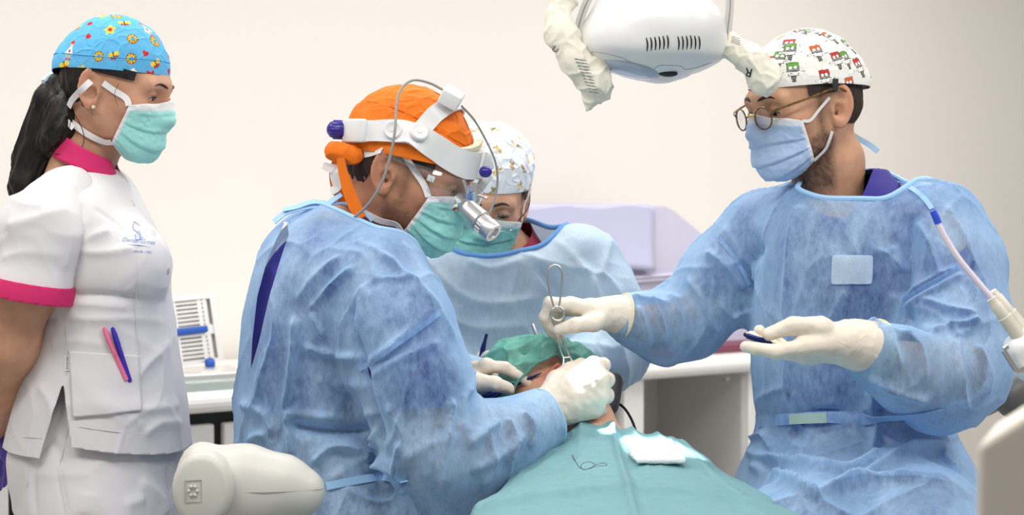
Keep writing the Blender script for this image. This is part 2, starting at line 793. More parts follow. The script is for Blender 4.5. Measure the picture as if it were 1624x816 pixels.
def gown_mat(name, c_light, c_deep, see=(0.1, 0.5), scale=14.0):
    """thin non-woven fabric: mottled fibres, light passes through, what lies under it shows"""
    m = bpy.data.materials.new(name)
    m.use_nodes = True
    nt = m.node_tree
    for n in list(nt.nodes):
        nt.nodes.remove(n)
    N, L = nt.nodes.new, nt.links.new
    out = N('ShaderNodeOutputMaterial')
    tc = N('ShaderNodeTexCoord')
    n1 = N('ShaderNodeTexNoise'); n1.inputs['Scale'].default_value = scale; n1.inputs['Detail'].default_value = 6; n1.inputs['Roughness'].default_value = 0.65
    n2 = N('ShaderNodeTexNoise'); n2.inputs['Scale'].default_value = 130; n2.inputs['Detail'].default_value = 3
    n0 = N('ShaderNodeTexNoise'); n0.inputs['Scale'].default_value = scale * 0.35; n0.inputs['Detail'].default_value = 2
    mp = N('ShaderNodeMapping'); mp.inputs['Scale'].default_value = (1, 1, 0.55); mp.inputs['Rotation'].default_value = (0.3, 0.4, 0.2)
    L(tc.outputs['Object'], mp.inputs['Vector'])
    L(mp.outputs[0], n1.inputs['Vector']); L(mp.outputs[0], n2.inputs['Vector'])
    add = N('ShaderNodeMath'); add.operation = 'MULTIPLY_ADD'; add.inputs[1].default_value = 0.35
    L(n2.outputs['Fac'], add.inputs[0]); L(n1.outputs['Fac'], add.inputs[2])
    mr = N('ShaderNodeMapRange'); mr.inputs['From Min'].default_value = 0.84; mr.inputs['From Max'].default_value = 1.24
    mr.inputs['To Min'].default_value = see[0]; mr.inputs['To Max'].default_value = see[1]
    pass
    L(mp.outputs[0], n0.inputs['Vector'])
    ad0 = N('ShaderNodeMath'); ad0.operation = 'MULTIPLY_ADD'; ad0.inputs[1].default_value = 0.7
    L(n0.outputs['Fac'], ad0.inputs[0]); L(add.outputs[0], ad0.inputs[2])
    L(ad0.outputs[0], mr.inputs['Value'])
    cm = N('ShaderNodeMix'); cm.data_type = 'RGBA'
    cm.inputs['A'].default_value = (*c_light, 1); cm.inputs['B'].default_value = (*c_deep, 1)
    L(n1.outputs['Fac'], cm.inputs['Factor'])
    df = N('ShaderNodeBsdfDiffuse'); tl = N('ShaderNodeBsdfTranslucent'); tp = N('ShaderNodeBsdfTransparent')
    gl = N('ShaderNodeBsdfGlossy'); gl.inputs['Roughness'].default_value = 0.5
    tp.inputs['Color'].default_value = (0.72, 0.84, 0.98, 1)
    L(cm.outputs['Result'], df.inputs['Color']); L(cm.outputs['Result'], tl.inputs['Color'])
    bp = N('ShaderNodeBump'); bp.inputs['Strength'].default_value = 0.35; bp.inputs['Distance'].default_value = 0.002
    n3 = N('ShaderNodeTexVoronoi'); n3.inputs['Scale'].default_value = 420
    ad2 = N('ShaderNodeMath'); ad2.operation = 'MULTIPLY_ADD'; ad2.inputs[1].default_value = 0.4
    L(tc.outputs['Object'], n3.inputs['Vector'])
    L(n3.outputs['Distance'], ad2.inputs[0]); L(n2.outputs['Fac'], ad2.inputs[2])
    L(ad2.outputs[0], bp.inputs['Height'])
    for s in (df, tl, gl):
        L(bp.outputs[0], s.inputs['Normal'])
    m1 = N('ShaderNodeMixShader'); m1.inputs[0].default_value = 0.25
    L(df.outputs[0], m1.inputs[1]); L(tl.outputs[0], m1.inputs[2])
    m3 = N('ShaderNodeMixShader'); m3.inputs[0].default_value = 0.05
    L(m1.outputs[0], m3.inputs[1]); L(gl.outputs[0], m3.inputs[2])
    m2 = N('ShaderNodeMixShader')
    # seen at a slant the sheet is thicker to look through, so folds turn denser and lighter
    lw = N('ShaderNodeLayerWeight'); lw.inputs['Blend'].default_value = 0.5
    iv = N('ShaderNodeMath'); iv.operation = 'SUBTRACT'; iv.inputs[0].default_value = 1.0
    pw = N('ShaderNodeMath'); pw.operation = 'POWER'; pw.inputs[1].default_value = 1.3
    mu = N('ShaderNodeMath'); mu.operation = 'MULTIPLY'
    L(lw.outputs['Facing'], iv.inputs[1]); L(iv.outputs[0], pw.inputs[0]); L(pw.outputs[0], mu.inputs[0]); L(mr.outputs[0], mu.inputs[1])
    L(mu.outputs[0], m2.inputs[0]); L(m3.outputs[0], m2.inputs[1]); L(tp.outputs[0], m2.inputs[2])
    L(m2.outputs[0], out.inputs['Surface'])
    MATS[name] = m
    return m


def lin(r, g, b):
    f = lambda c: (c / 255 / 12.92) if c / 255 <= 0.04045 else ((c / 255 + 0.055) / 1.055) ** 2.4
    return (f(r), f(g), f(b))


mat('wall', lin(240, 235, 228), 0.9, bump=('noise', 220, 0.05, 0.001))
mat('ceiling', lin(246, 245, 242), 0.95)
mat('floor', lin(188, 186, 182), 0.45, noise=(6, 0.05))
mat('white_lacquer', lin(236, 235, 232), 0.35)
mat('white_edge', lin(244, 243, 240), 0.3)
mat('niche_grey', lin(206, 203, 200), 0.6)
mat('black_trim', lin(28, 27, 28), 0.5)
mat('steel', (0.62, 0.60, 0.57), 0.28, metal=1.0)
mat('satin_aluminium', (0.66, 0.66, 0.67), 0.36, metal=0.9)
mat('white_cloth', lin(218, 216, 219), 0.85, bump=('noise', 900, 0.12, 0.0006), sheen=0.1)
mat('magenta_cloth', lin(206, 38, 104), 0.85, bump=('noise', 900, 0.15, 0.0006))
mat('skin', (1, 1, 1), 0.5, tint=True, sss=0.12, noise=(55, 0.07), bump=('noise', 420, 0.12, 0.0008), spec=0.35)
mat('eye', (1, 1, 1), 0.12, tint=True)
mat('dark_hair', lin(15, 11, 11), 0.5, tint=False, bump=('noise', 300, 0.25), spec=0.4)
mat('brow_hair', lin(48, 34, 28), 0.7)
mat('orange_cloth', lin(238, 118, 8), 0.8, noise=(30, 0.05), bump=('noise', 600, 0.12, 0.0006))
mat('print_cloth', (1, 1, 1), 0.85, tint=True, bump=('noise', 700, 0.1, 0.0006))
mat('mask_cloth', (1, 1, 1), 0.8, tint=True, bump=('noise', 500, 0.2, 0.0006), noise=(40, 0.03))
mat('mask_tape', lin(238, 236, 236), 0.8, bump=('wave', 500, 0.15, 0.0004))
mat('latex', lin(232, 221, 205), 0.45, noise=(35, 0.05), bump=('noise', 140, 0.22, 0.0015), sss=0.05, spec=0.35)
mat('purple_nitrile', lin(82, 66, 170), 0.45, bump=('noise', 120, 0.2, 0.001))
mat('navy_scrub', lin(50, 42, 134), 0.85, bump=('noise', 600, 0.1, 0.0006))
gown_mat('blue_gown', lin(196, 222, 248), lin(138, 190, 240), see=(0.18, 0.82))
gown_mat('pale_gown', lin(218, 237, 252), lin(184, 218, 246), see=(0.0, 0.22), scale=9)
gown_mat('gown_patch', lin(214, 232, 248), lin(196, 222, 244), see=(0.0, 0.25))
mat('gown_binding', lin(164, 206, 244), 0.75)
mat('green_drape', lin(116, 160, 166), 0.85, noise=(60, 0.05), bump=('noise', 800, 0.2, 0.0008))
gown_mat('green_net', lin(136, 206, 190), lin(84, 168, 152), see=(0.05, 0.45), scale=20)
mat('grey_plastic', lin(205, 203, 196), 0.42, bump=('noise', 500, 0.05, 0.0004))
mat('white_plastic', lin(236, 236, 236), 0.32)
mat('light_grey_plastic', lin(214, 216, 218), 0.4)
mat('purple_plastic', lin(50, 36, 140), 0.28)
mat('blue_titanium', lin(22, 40, 104), 0.3, metal=0.6)
mat('black_plastic', lin(24, 24, 26), 0.35)
mat('white_gauze', lin(250, 250, 250), 0.95, bump=('noise', 500, 0.3))

# ================================================================== the room
CA = math.radians(31.7)
CE = np.array([math.cos(CA), math.sin(CA), 0])      # along the counter, to the right
CB = np.array([-math.sin(CA), math.cos(CA), 0])     # into the wall
CR = rotz(CA)
C0 = np.array([-0.73, 1.0, 0])


def CP(s, d, z):
    return C0 + CE * s + CB * d + np.array([0, 0, z])


def cbox(name, s0, s1, d0, d1, z0, z1, m, parent=None, bev=0.0):
    V, F = boxm(CP((s0 + s1) / 2, (d0 + d1) / 2, (z0 + z1) / 2), ((s1 - s0) / 2, (d1 - d0) / 2, (z1 - z0) / 2), CR, bev)
    return obj(name, V, F, m, parent, smooth=bev > 0)


tag(cbox('wall_back', -4.0, 5.0, 0.64, 0.76, 0, 2.7, 'wall'), kind='structure')
V, F = boxm((0, 0.2, -0.05), (4.5, 4.6, 0.05))
tag(obj('floor', V, F, 'floor', smooth=False), kind='structure')
V, F = boxm((0, 0.2, 2.75), (4.5, 4.6, 0.05))
tag(obj('ceiling', V, F, 'ceiling', smooth=False), kind='structure')
mat('lamp_diffuser', (1, 0.98, 0.95), 0.6, emit=1.5)
for i, (x_, y_) in enumerate(PANELS):
    t = thing('ceiling_luminaire', 'flat ceiling light panel ' + ('above the nurse', 'above the treatment chair', 'added above the right end of the worktop to brighten the wall', 'nearest the camera, on the left', 'nearest the camera, in the middle', 'nearest the camera, on the right')[i], 'ceiling light', (x_, y_, 2.70), 'ceiling light panels')
    fr = [boxm((x_, y_ + s * 0.29, 2.68), (0.6, 0.012, 0.02)) for s in (-1, 1)] + [boxm((x_ + s * 0.59, y_, 2.68), (0.012, 0.28, 0.02)) for s in (-1, 1)]
    V, F = join(fr)
    obj('frame', V, F, 'white_lacquer', t, smooth=False)
    V, F = boxm((x_, y_, 2.685), (0.58, 0.278, 0.005))
    obj('diffuser', V, F, 'lamp_diffuser', t, smooth=False)

# worktop with a rounded front edge
prof = []
for a in np.linspace(-90, 90, 9):
    prof.append((-0.005 - 0.022 * math.cos(math.radians(a)), 0.927 + 0.024 * math.sin(math.radians(a))))
prof += [(0.6, 0.951), (0.6, 0.903)]
V, F = [], []
for s in (-1.6, 2.6):
    V += [CP(s, d, z) for d, z in prof]
n = len(prof)
for i in range(n):
    F.append((i, (i + 1) % n, n + (i + 1) % n, n + i))
F += [tuple(range(n))[::-1], tuple(range(n, 2 * n))]
tag(obj('worktop', np.array(V), F, 'white_edge', smooth=False), 'long white worktop with a rounded front edge running along the wall', 'worktop')

# base cabinet with drawers, on the left
bc = thing('base_cabinet', 'white drawer cabinet with dark joints under the left of the worktop', 'cabinet', tuple(CP(-0.3, 0.3, 0)))
cbox('body', -1.5, 1.19, 0.05, 0.58, 0.08, 0.902, 'black_trim', bc)
cbox('plinth', -1.48, 1.17, 0.09, 0.56, 0.0, 0.08, 'black_trim', bc)
edges = [-1.5, -0.98, -0.36, 0.098, 0.65, 1.19]
for a, b in zip(edges[:-1], edges[1:]):
    for z0, z1 in ((0.10, 0.48), (0.49, 0.672), (0.682, 0.872)):
        dr = cbox('drawer', a + 0.012, b - 0.012, 0.022, 0.05, z0, z1, 'white_lacquer', bc, 0.004)
        cbox('handle', (a + b) / 2 - 0.06, (a + b) / 2 + 0.06, 0.012, 0.024, z1 - 0.055, z1 - 0.043, 'satin_aluminium', dr)

# open cabinet on the right
oc = thing('open_cabinet', 'white cabinet with an empty grey niche under the worktop', 'cabinet', tuple(CP(1.5, 0.3, 0)))
cbox('side_panel', 1.2, 1.262, 0.0, 0.58, 0.0, 0.902, 'white_lacquer', oc)
cbox('side_panel', 1.615, 1.645, 0.0, 0.58, 0.0, 0.902, 'white_lacquer', oc)
cbox('back_panel', 1.262, 1.615, 0.40, 0.42, 0.0, 0.902, 'niche_grey', oc)
cbox('inner_side', 1.262, 1.27, 0.02, 0.40, 0.0, 0.902, 'niche_grey', oc)
cbox('inner_side', 1.607, 1.615, 0.02, 0.40, 0.0, 0.902, 'niche_grey', oc)
cbox('shelf', 1.27, 1.607, 0.02, 0.40, 0.36, 0.38, 'niche_grey', oc)
V, F = cyl(CP(1.56, 0.04, 0.885), CP(1.56, 0.02, 0.885), 0.006, rim=0.001)
obj('stop', V, F, 'steel', oc)
cbox('side_panel', 1.9, 1.93, 0.0, 0.58, 0.0, 0.902, 'white_lacquer', oc)
cbox('door', 1.645, 1.9, 0.02, 0.04, 0.1, 0.89, 'white_lacquer', oc)

# box covered with lilac paper
mat('lilac_paper', lin(208, 206, 226), 0.85, noise=(5, 0.03), bump=('noise', 30, 0.15, 0.003))
mat('lilac_flap', lin(196, 196, 224), 0.85, bump=('noise', 300, 0.1, 0.001))
pb = thing('covered_box', 'large lilac paper-covered box standing on the worktop', 'box', tuple(CP(1.2, 0.3, 0.951)))
pr = [(0.80, 0.975), (0.80, 1.33), (0.82, 1.352), (1.42, 1.352), (1.45, 1.34), (1.74, 1.15), (1.74, 0.975)]
V = [CP(s, 0.12 + 0.02 * (1.352 - z), z) for s, z in pr] + [CP(s, 0.5, z) for s, z in pr]
n = len(pr)
F = [tuple(range(n)), tuple(range(n, 2 * n))[::-1]] + [(i, n + i, n + (i + 1) % n, (i + 1) % n) for i in range(n)]
obj('paper_cover', np.array(V), F, 'lilac_paper', pb, smooth=False)
# overlapping sheet folded over the top edge
rows, cols_ = 16, 24
V, F = [], []
for r in range(rows + 1):
    for c in range(cols_ + 1):
        s = 0.83 + 0.555 * c / cols_
        t = r / rows
        if t < 0.35:
            p = CP(s, 0.40 - 0.8 * t, 1.357)
        else:
            q = (t - 0.35) / 0.65
            p = CP(s - 0.012 * q, 0.117 - 0.018 * q * q, 1.357 - 0.175 * q + 0.004 * math.sin(c * 0.7))
        V.append(p)
for r in range(rows):
    for c in range(cols_):
        a = r * (cols_ + 1) + c
        F.append((a, a + 1, a + cols_ + 2, a + cols_ + 1))
solidify(obj('paper_sheet', np.array(V), F, 'lilac_flap', pb), 0.002)
for z, d in ((1.165, 0.006), (1.155, 0.003)):
    V, F = tube([CP(s, 0.118 - d, z + 0.004 * math.sin(s * 9)) for s in np.linspace(0.81, 1.70, 14)], 0.005, 8)
    obj('paper_fold', V, F, 'lilac_paper', pb)

# red tray under it
mat('red_plastic', lin(196, 40, 44), 0.4)
mat('plum_plastic', lin(120, 62, 80), 0.5)
tr = thing('instrument_tray', 'flat dark red tray with a bright red corner under the lilac box', 'tray', tuple(CP(1.55, 0.2, 0.951)))
cbox('tray_body', 1.37, 1.75, 0.045, 0.45, 0.951, 0.974, 'plum_plastic', tr, 0.004)
cbox('corner', 1.355, 1.40, 0.035, 0.12, 0.951, 0.984, 'red_plastic', tr, 0.006)

# sterilising cassette, lid up, on the left of the worktop
ck = thing('instrument_cassette', 'open perforated steel instrument cassette with a blue bar on the worktop', 'cassette', tuple(CP(0.02, 0.25, 0.951)))
tilt = math.radians(12)
K0 = CP(0.02, 0.20, 0.985)
KU = norm(np.array([0, 0, 1]) * math.cos(tilt) + CB * math.sin(tilt) - CE * 0.06)
KX = norm(CE - KU * (CE @ KU) )
KN = np.cross(KX, KU)
KR = np.stack([KX, -KN, KU], 1)


def kbox(name, x0, x1, z0, z1, th, m, parent, y=0.0, bev=0.0):
    V, F = boxm(K0 + KX * (x0 + x1) / 2 + KU * (z0 + z1) / 2 + KN * y, ((x1 - x0) / 2, th / 2, (z1 - z0) / 2), KR, bev)
    return obj(name, V, F, m, parent, smooth=bev > 0)


mat('brushed_steel', (0.80, 0.78, 0.75), 0.38, metal=0.85)
lid = kbox('lid', -0.16, 0.16, 0.0, 0.008, 0.012, 'brushed_steel', ck)
kbox('lid_frame', -0.16, 0.16, 0.15, 0.162, 0.012, 'brushed_steel', lid)
kbox('lid_frame', -0.16, -0.148, 0.008, 0.15, 0.012, 'brushed_steel', lid)
kbox('lid_frame', 0.146, 0.16, 0.008, 0.15, 0.012, 'brushed_steel', lid)
kbox('lid_frame', -0.148, 0.146, 0.066, 0.088, 0.006, 'brushed_steel', lid)
for xa in (-0.148, -0.06, -0.035, 0.03, 0.055, 0.118, 0.132):
    kbox('web', xa - 0.004, xa + 0.006, 0.008, 0.15, 0.004, 'brushed_steel', lid)
for i in range(14):
    z = 0.014 + i * 0.0098
    if 0.066 < z < 0.088:
        continue
    for x0, x1 in ((-0.146, -0.06), (-0.035, 0.03), (0.055, 0.13)):
        kbox('rail', x0, x1, z, z + 0.0052, 0.0035, 'brushed_steel', lid)
mat('blue_silicone', lin(28, 84, 176), 0.5)
kbox('back_plate', -0.158, 0.158, 0.004, 0.158, 0.002, 'niche_grey', lid, y=-0.012)
kbox('silicone_bar', -0.15, 0.128, 0.070, 0.086, 0.014, 'blue_silicone', ck, y=0.010, bev=0.004)
for xa in (0.02, 0.034):
    V, F = cyl(K0 + KX * xa + KU * 0.158 + KN * 0.005, K0 + KX * xa + KU * 0.174 + KN * 0.005, 0.004)
    obj('hinge', V, F, 'steel', ck)
cbox('tray_base', -0.16, 0.19, 0.05, 0.20, 0.953, 0.984, 'brushed_steel', ck, 0.004)
V, F = cyl(K0 + KX * 0.108 + KN * 0.02 + KU * -0.004, K0 + KX * 0.128 + KN * 0.02 + KU * -0.004, 0.012, rim=0.004)
obj('latch_knob', V, F, 'blue_silicone', ck)
mat('frosted_glass', lin(214, 228, 224), 0.2, trans=0.4)
tag(cbox('glass_shelf', -0.6, 0.19, -0.004, 0.045, 0.951, 0.972, 'frosted_glass', None, 0.003), 'pale green glass strip lying along the worktop front', 'glass strip')

# ================================================================== people: shared anatomy
def skull_sdf(P, chin=1.0):
    """head without ears; x forward, y left, z up, origin between the ear canals"""
    Q = P.copy()
    Q[:, 1] = np.abs(Q[:, 1])
    Q[:, 2] = np.where(Q[:, 2] < 0, Q[:, 2] * 1.21, Q[:, 2])
    d = sd_ell(Q, (-0.006, 0, 0.045), (0.098, 0.077, 0.088))
    d = smin(d, sd_ell(Q, (-0.036, 0, 0.002), (0.058, 0.062, 0.058)), 0.03)
    d = smin(d, sd_ell(Q, (0.040, 0, -0.015), (0.056, 0.060, 0.085)), 0.03)
    d = smin(d, sd_cone(Q, (0.004, 0.050, -0.045), (0.070, 0.016, -0.092), 0.016, 0.016), 0.03)
    d = smin(d, sd_cone(Q, (0.078, 0, -0.097), (0.078, 0.008, -0.097), 0.018, 0.017), 0.02)
    d = smin(d, sd_ell(Q, (0.060, 0.040, -0.012), (0.03, 0.026, 0.026)), 0.02)
    d = smin(d, sd_cone(Q, (0.080, 0.042, 0.031), (0.093, 0.004, 0.034), 0.012, 0.012), 0.015)
    d = ssub(d, sd_ell(Q, (0.106, 0.033, 0.014), (0.020, 0.017, 0.013)), 0.012)
    d = smin(d, sd_cone(Q, (0.093, 0, 0.028), (0.112, 0, -0.020), 0.0075, 0.0108), 0.012)
    d = smin(d, sd_cone(Q, (0.103, 0.010, -0.024), (0.102, 0.011, -0.023), 0.009, 0.009), 0.006)
    d = smin(d, sd_cone(Q, (0.101, 0, -0.052), (0.088, 0.023, -0.057), 0.0065, 0.003), 0.006)
    d = smin(d, sd_cone(Q, (0.099, 0, -0.064), (0.087, 0.021, -0.060), 0.0075, 0.003), 0.006)
    return d


def ear_sdf(P):
    Q = P.copy()
    Q[:, 1] = np.abs(Q[:, 1])
    x, y, z = Q[:, 0] + 0.012, Q[:, 1] - 0.0775, Q[:, 2] - 0.004
    c, s = math.cos(0.2), math.sin(0.2)
    x, z = x * c + z * s, -x * s + z * c
    y = y + 0.42 * x
    E = np.stack([x, y, z], 1)
    wid = 0.0165 - 0.004 * np.clip(-z / 0.03, 0, 1)
    q = np.sqrt((x / wid) ** 2 + (z / 0.030) ** 2)
    plate = np.maximum((q - 1) * 0.0165, np.abs(y) - 0.0022) - 0.002
    rim = np.sqrt(((q - 0.97) * 0.0165) ** 2 + (y - 0.003) ** 2) - 0.0036
    rim = rim + 0.004 * np.clip((x - 0.008) / 0.006, 0, 1)
    d = smin(plate, rim, 0.003)
    d = smin(d, sd_ell(E, (0.003, 0.002, -0.026), (0.008, 0.005, 0.008)), 0.004)
    d = smin(d, sd_ell(E, (-0.003, 0.004, 0.006), (0.004, 0.004, 0.016)), 0.004)
    d = smin(d, sd_cone(E, (0.006, -0.020, 0), (0.004, -0.008, 0), 0.016, 0.008), 0.006)
    d = ssub(d, sd_ell(E, (0.0045, 0.006, -0.007), (0.0078, 0.0105, 0.0115)), 0.002)
    d = ssub(d, sd_ell(E, (0.002, 0.0065, 0.013), (0.0072, 0.0060, 0.0075)), 0.002)
    d = smin(d, sd_ell(E, (0.014, 0.003, -0.006), (0.003, 0.004, 0.006)), 0.003)
    return d * 0.8


class Head:
    def __init__(s, C, heading, pitch, roll=0.0, scale=1.0, R=None, lid=0.5, ears=True, xs=1.0):
        s.A = np.array([xs, 1.0, 1.0]) * scale
        s.C, s.s, s.lid, s.ears = np.asarray(C, float), scale, lid, ears
        s.R = rotz(math.radians(heading)) @ roty(math.radians(pitch)) @ rotx(math.radians(roll)) if R is None else R

    def w(s, p):
        return (np.asarray(p, float) * s.A) @ s.R.T + s.C

    def l(s, P):
        return ((P - s.C) @ s.R) / s.A

    def dirw(s, v):
        return np.asarray(v, float) @ s.R.T

    def full(s, Q):
        d = skull_sdf(Q)
        Y = np.abs(Q[:, 1:2])
        E = np.concatenate([Q[:, :1], Y, Q[:, 2:]], 1)
        lid = smin(d, sd_ell(E, (0.0795, 0.032, 0.014), (0.0142, 0.0145, 0.0142)), 0.004)
        gap = sd_ell(E, (0.0935, 0.032, 0.0135 - 0.004 * s.lid), (0.010, 0.0115, 0.0046 - 0.0016 * s.lid))
        d = ssub(lid, gap, 0.0015)
        if s.ears:
            d = smin(d, ear_sdf(Q), 0.004)
        return d

    def sdf(s, P):
        Q = s.l(P).astype(f32)
        far = np.sqrt((Q ** 2).sum(1)) - 0.15
        out = np.maximum(far, 0.03)
        m = far < 0.05
        if m.any():
            out[m] = s.full(Q[m])
        return out * s.s

    def put(s, shape, k=0.03):
        shape.add(s.sdf, k, [s.C], 0.16 * s.s)
        return shape


def skin_tint(V, head, base, beard=0.0, beard_col=(0.03, 0.022, 0.018), stubble_neck=0.0):
    c = np.tile(np.asarray(base, float), (len(V), 1))
    q = head.l(V)
    n = vnoise(V * 60, 3)
    warm = np.exp(-(((q[:, 0] - 0.075) / 0.03) ** 2 + ((np.abs(q[:, 1]) - 0.045) / 0.025) ** 2 + ((q[:, 2] + 0.02) / 0.03) ** 2))
    ear = np.clip((np.abs(q[:, 1]) - 0.074) / 0.01, 0, 1) * (np.abs(q[:, 2]) < 0.05) * (q[:, 0] < 0.02)
    c *= 1 + 0.05 * n[:, None]
    c *= 1 - 0.18 * (np.clip(warm + ear, 0, 1))[:, None] * np.array([0.0, 0.55, 0.6])
    if beard:
        x, y, z = q[:, 0], np.abs(q[:, 1]), q[:, 2]
        line = -0.026 + 0.006 * vnoise(V * 90, 5) - 0.35 * np.clip(x - 0.03, 0, 1)
        m = np.clip((line - z) / 0.016, 0, 1) * np.clip((x + 0.006) / 0.012, 0, 1) * np.clip((z + 0.150) / 0.03, 0, 1)
        sb = np.clip(1 - np.abs(x - 0.022) / 0.013, 0, 1) * np.clip((0.045 - z) / 0.01, 0, 1) * np.clip((z + 0.05) / 0.01, 0, 1) * np.clip((y - 0.055) / 0.01, 0, 1)
        m = np.clip(m + sb, 0, 1) * beard * np.clip(0.85 + 0.25 * vnoise(V * 300, 8) + 0.15 * vnoise(V * 70, 4), 0.35, 1.1)
        m = np.clip(m, 0, 1)
        c = c * (1 - m[:, None]) + np.asarray(beard_col) * m[:, None]
    return c


def sphere_grid(nu, nv):
    th = np.linspace(0, math.pi, nv + 1)
    ph = np.linspace(0, 2 * math.pi, nu, endpoint=False)
    V = np.array([(math.cos(t), math.sin(t) * math.cos(p), math.sin(t) * math.sin(p)) for t in th for p in ph])
    F = np.array([(i * nu + j, i * nu + (j + 1) % nu, (i + 1) * nu + (j + 1) % nu, (i + 1) * nu + j) for i in range(nv) for j in range(nu)])
    return V, F


def add_eyes(head, person, iris=(0.06, 0.03, 0.015), look=(0.0, -0.35), brow=1.0):
    V, F = sphere_grid(20, 16)
    ang = np.arccos(np.clip(V[:, 0], -1, 1))
    col = np.where(ang[:, None] < 0.24, (0.005, 0.005, 0.005), np.where(ang[:, None] < 0.52, iris, (0.72, 0.68, 0.64)))
    R = rotz(look[0]) @ roty(-look[1])
    for sgn in (-1, 1):
        P = (V @ R.T) * 0.0128 + np.array([0.0795, 0.032 * sgn, 0.014])
        obj('eye', head.w(P), F, 'eye', person, col=col)
        # lashes along the upper lid and the brow
        a = np.linspace(-1, 1, 7)
        zl = 0.0135 - 0.004 * head.lid + (0.0046 - 0.0016 * head.lid) * np.sqrt(np.clip(1 - a * a, 0, 1))
        lash = np.stack([0.0945 - 0.006 * a * a, sgn * (0.032 + 0.0118 * a), zl - 0.0005], 1)
        v, f = tube(head.w(lash), [0.0004, 0.0009, 0.0011, 0.0012, 0.0012, 0.0011, 0.0005], 6)
        obj('eyelashes', v, f, 'brow_hair', person)
        br = []
        for b in np.linspace(0, 1, 7):
            y = 0.012 + 0.040 * b
            z = 0.034 + 0.008 * math.sin(b * 2.3) - 0.006 * b
            br.append(np.array([0.13, sgn * y, z]))
        pts = []
        for b in br:        # lay the brow on the skull
            d = np.array([1.0, 0.25 * np.sign(b[1]) * (abs(b[1]) / 0.05), 0])
            ts = np.linspace(0.0, 0.08, 80)
            q = (b[None] - ts[:, None] * norm(d)).astype(f32)
            e = skull_sdf(q)
            i = int(np.argmax(e < 0.0005))
            pts.append(q[i] if e[i] < 0.0005 else q[-1])
        v, f = tube(head.w(np.array(pts)), np.array([0.0016, 0.0034, 0.0038, 0.0036, 0.003, 0.002, 0.0008]) * brow, 8)
        obj('eyebrow', v, f, 'brow_hair', person)


def bisect(fn, O, D, lo=0.0, hi=0.30, it=24):
    a = np.full(len(D), lo); b = np.full(len(D), hi)
    for _ in range(it):
        m = (a + b) / 2
        ins = fn((O + D * m[:, None]).astype(f32)) < 0
        a = np.where(ins, m, a)
        b = np.where(ins, b, m)
    return (a + b) / 2


def make_mask(head, person, c_main, c_edge, top_z=0.006, az=62.0, bulge=0.0, pleats=3, name='face_mask', white_top=0.10):
    """pleated surgical mask laid over nose, cheeks and chin"""
    def hull(Q):
        E = Q.copy(); E[:, 1] = np.abs(E[:, 1])
        E[:, 2] = np.where(E[:, 2] < 0, E[:, 2] * 1.21, E[:, 2])
        d = sd_ell(E, (0.043, 0, -0.040), (0.061, 0.063, 0.078))
        d = smin(d, sd_cone(E, (0.100, 0, 0.014), (0.109, 0, -0.022), 0.007, 0.009), 0.03)
        d = smin(d, sd_ell(E, (0.078, 0, -0.082), (0.026, 0.030, 0.022)), 0.04)
        return smin(d - 0.003 - bulge, skull_sdf(Q) - 0.0035, 0.012)
    nu, nv = 72, 64
    u = np.linspace(-1, 1, nu); v = np.linspace(0, 1, nv)
    U, Vv = np.meshgrid(u, v, indexing='xy')
    O = np.array([0.020, 0, -0.038])
    el_top = 29.0 - 9.0 * np.abs(U) ** 1.6
    el_bot = -58.0 + 24.0 * np.abs(U) ** 2.2
    el = np.radians(el_top + (el_bot - el_top) * Vv)
    azr = np.radians(az + 8 * np.sin(Vv * math.pi * 0.9) * 0 + 12 * (Vv - 0.35)) * U
    D = np.stack([np.cos(el) * np.cos(azr), np.cos(el) * np.sin(azr), np.sin(el)], -1).reshape(-1, 3)
    r = bisect(hull, O, D, 0.02, 0.16)
    fade = (1 - np.abs(U) ** 4).ravel() * np.clip((Vv.ravel() - 0.12) / 0.05, 0, 1) * np.clip((0.93 - Vv.ravel()) / 0.05, 0, 1)
    saw = ((Vv.ravel() - 0.14 + 0.03 * np.sin(U.ravel() * 3)) * (pleats + 0.6) * 1.25) % 1.0
    prof = np.where(saw < 0.86, saw / 0.86, (1 - saw) / 0.14)
    r = r + fade * (0.0048 * prof - 0.001) + 0.0012 * vnoise(D * 16, 6)
    P = O + D * r[:, None]
    F = np.array([(j * nu + i, j * nu + i + 1, (j + 1) * nu + i + 1, (j + 1) * nu + i) for j in range(nv - 1) for i in range(nu - 1)])
    c = np.tile(np.asarray(c_main, float), (nu * nv, 1))
    e = np.maximum(np.maximum((np.abs(U) - 0.935) / 0.01, (white_top - Vv) / 0.012), (Vv - 0.972) / 0.01).ravel()
    e = np.clip(e, 0, 1)[:, None]
    c = c * (1 - e) + np.asarray(c_edge) * e
    o = obj(name, head.w(P), F, 'mask_cloth', person, col=c)
    solidify(o, 0.0012)
    G = P.reshape(nv, nu, 3)
    corners = dict(tr=G[0, 0], br=G[-1, 0], tl=G[0, -1], bl=G[-1, -1])
    return o, {k: head.w(v) for k, v in corners.items()}


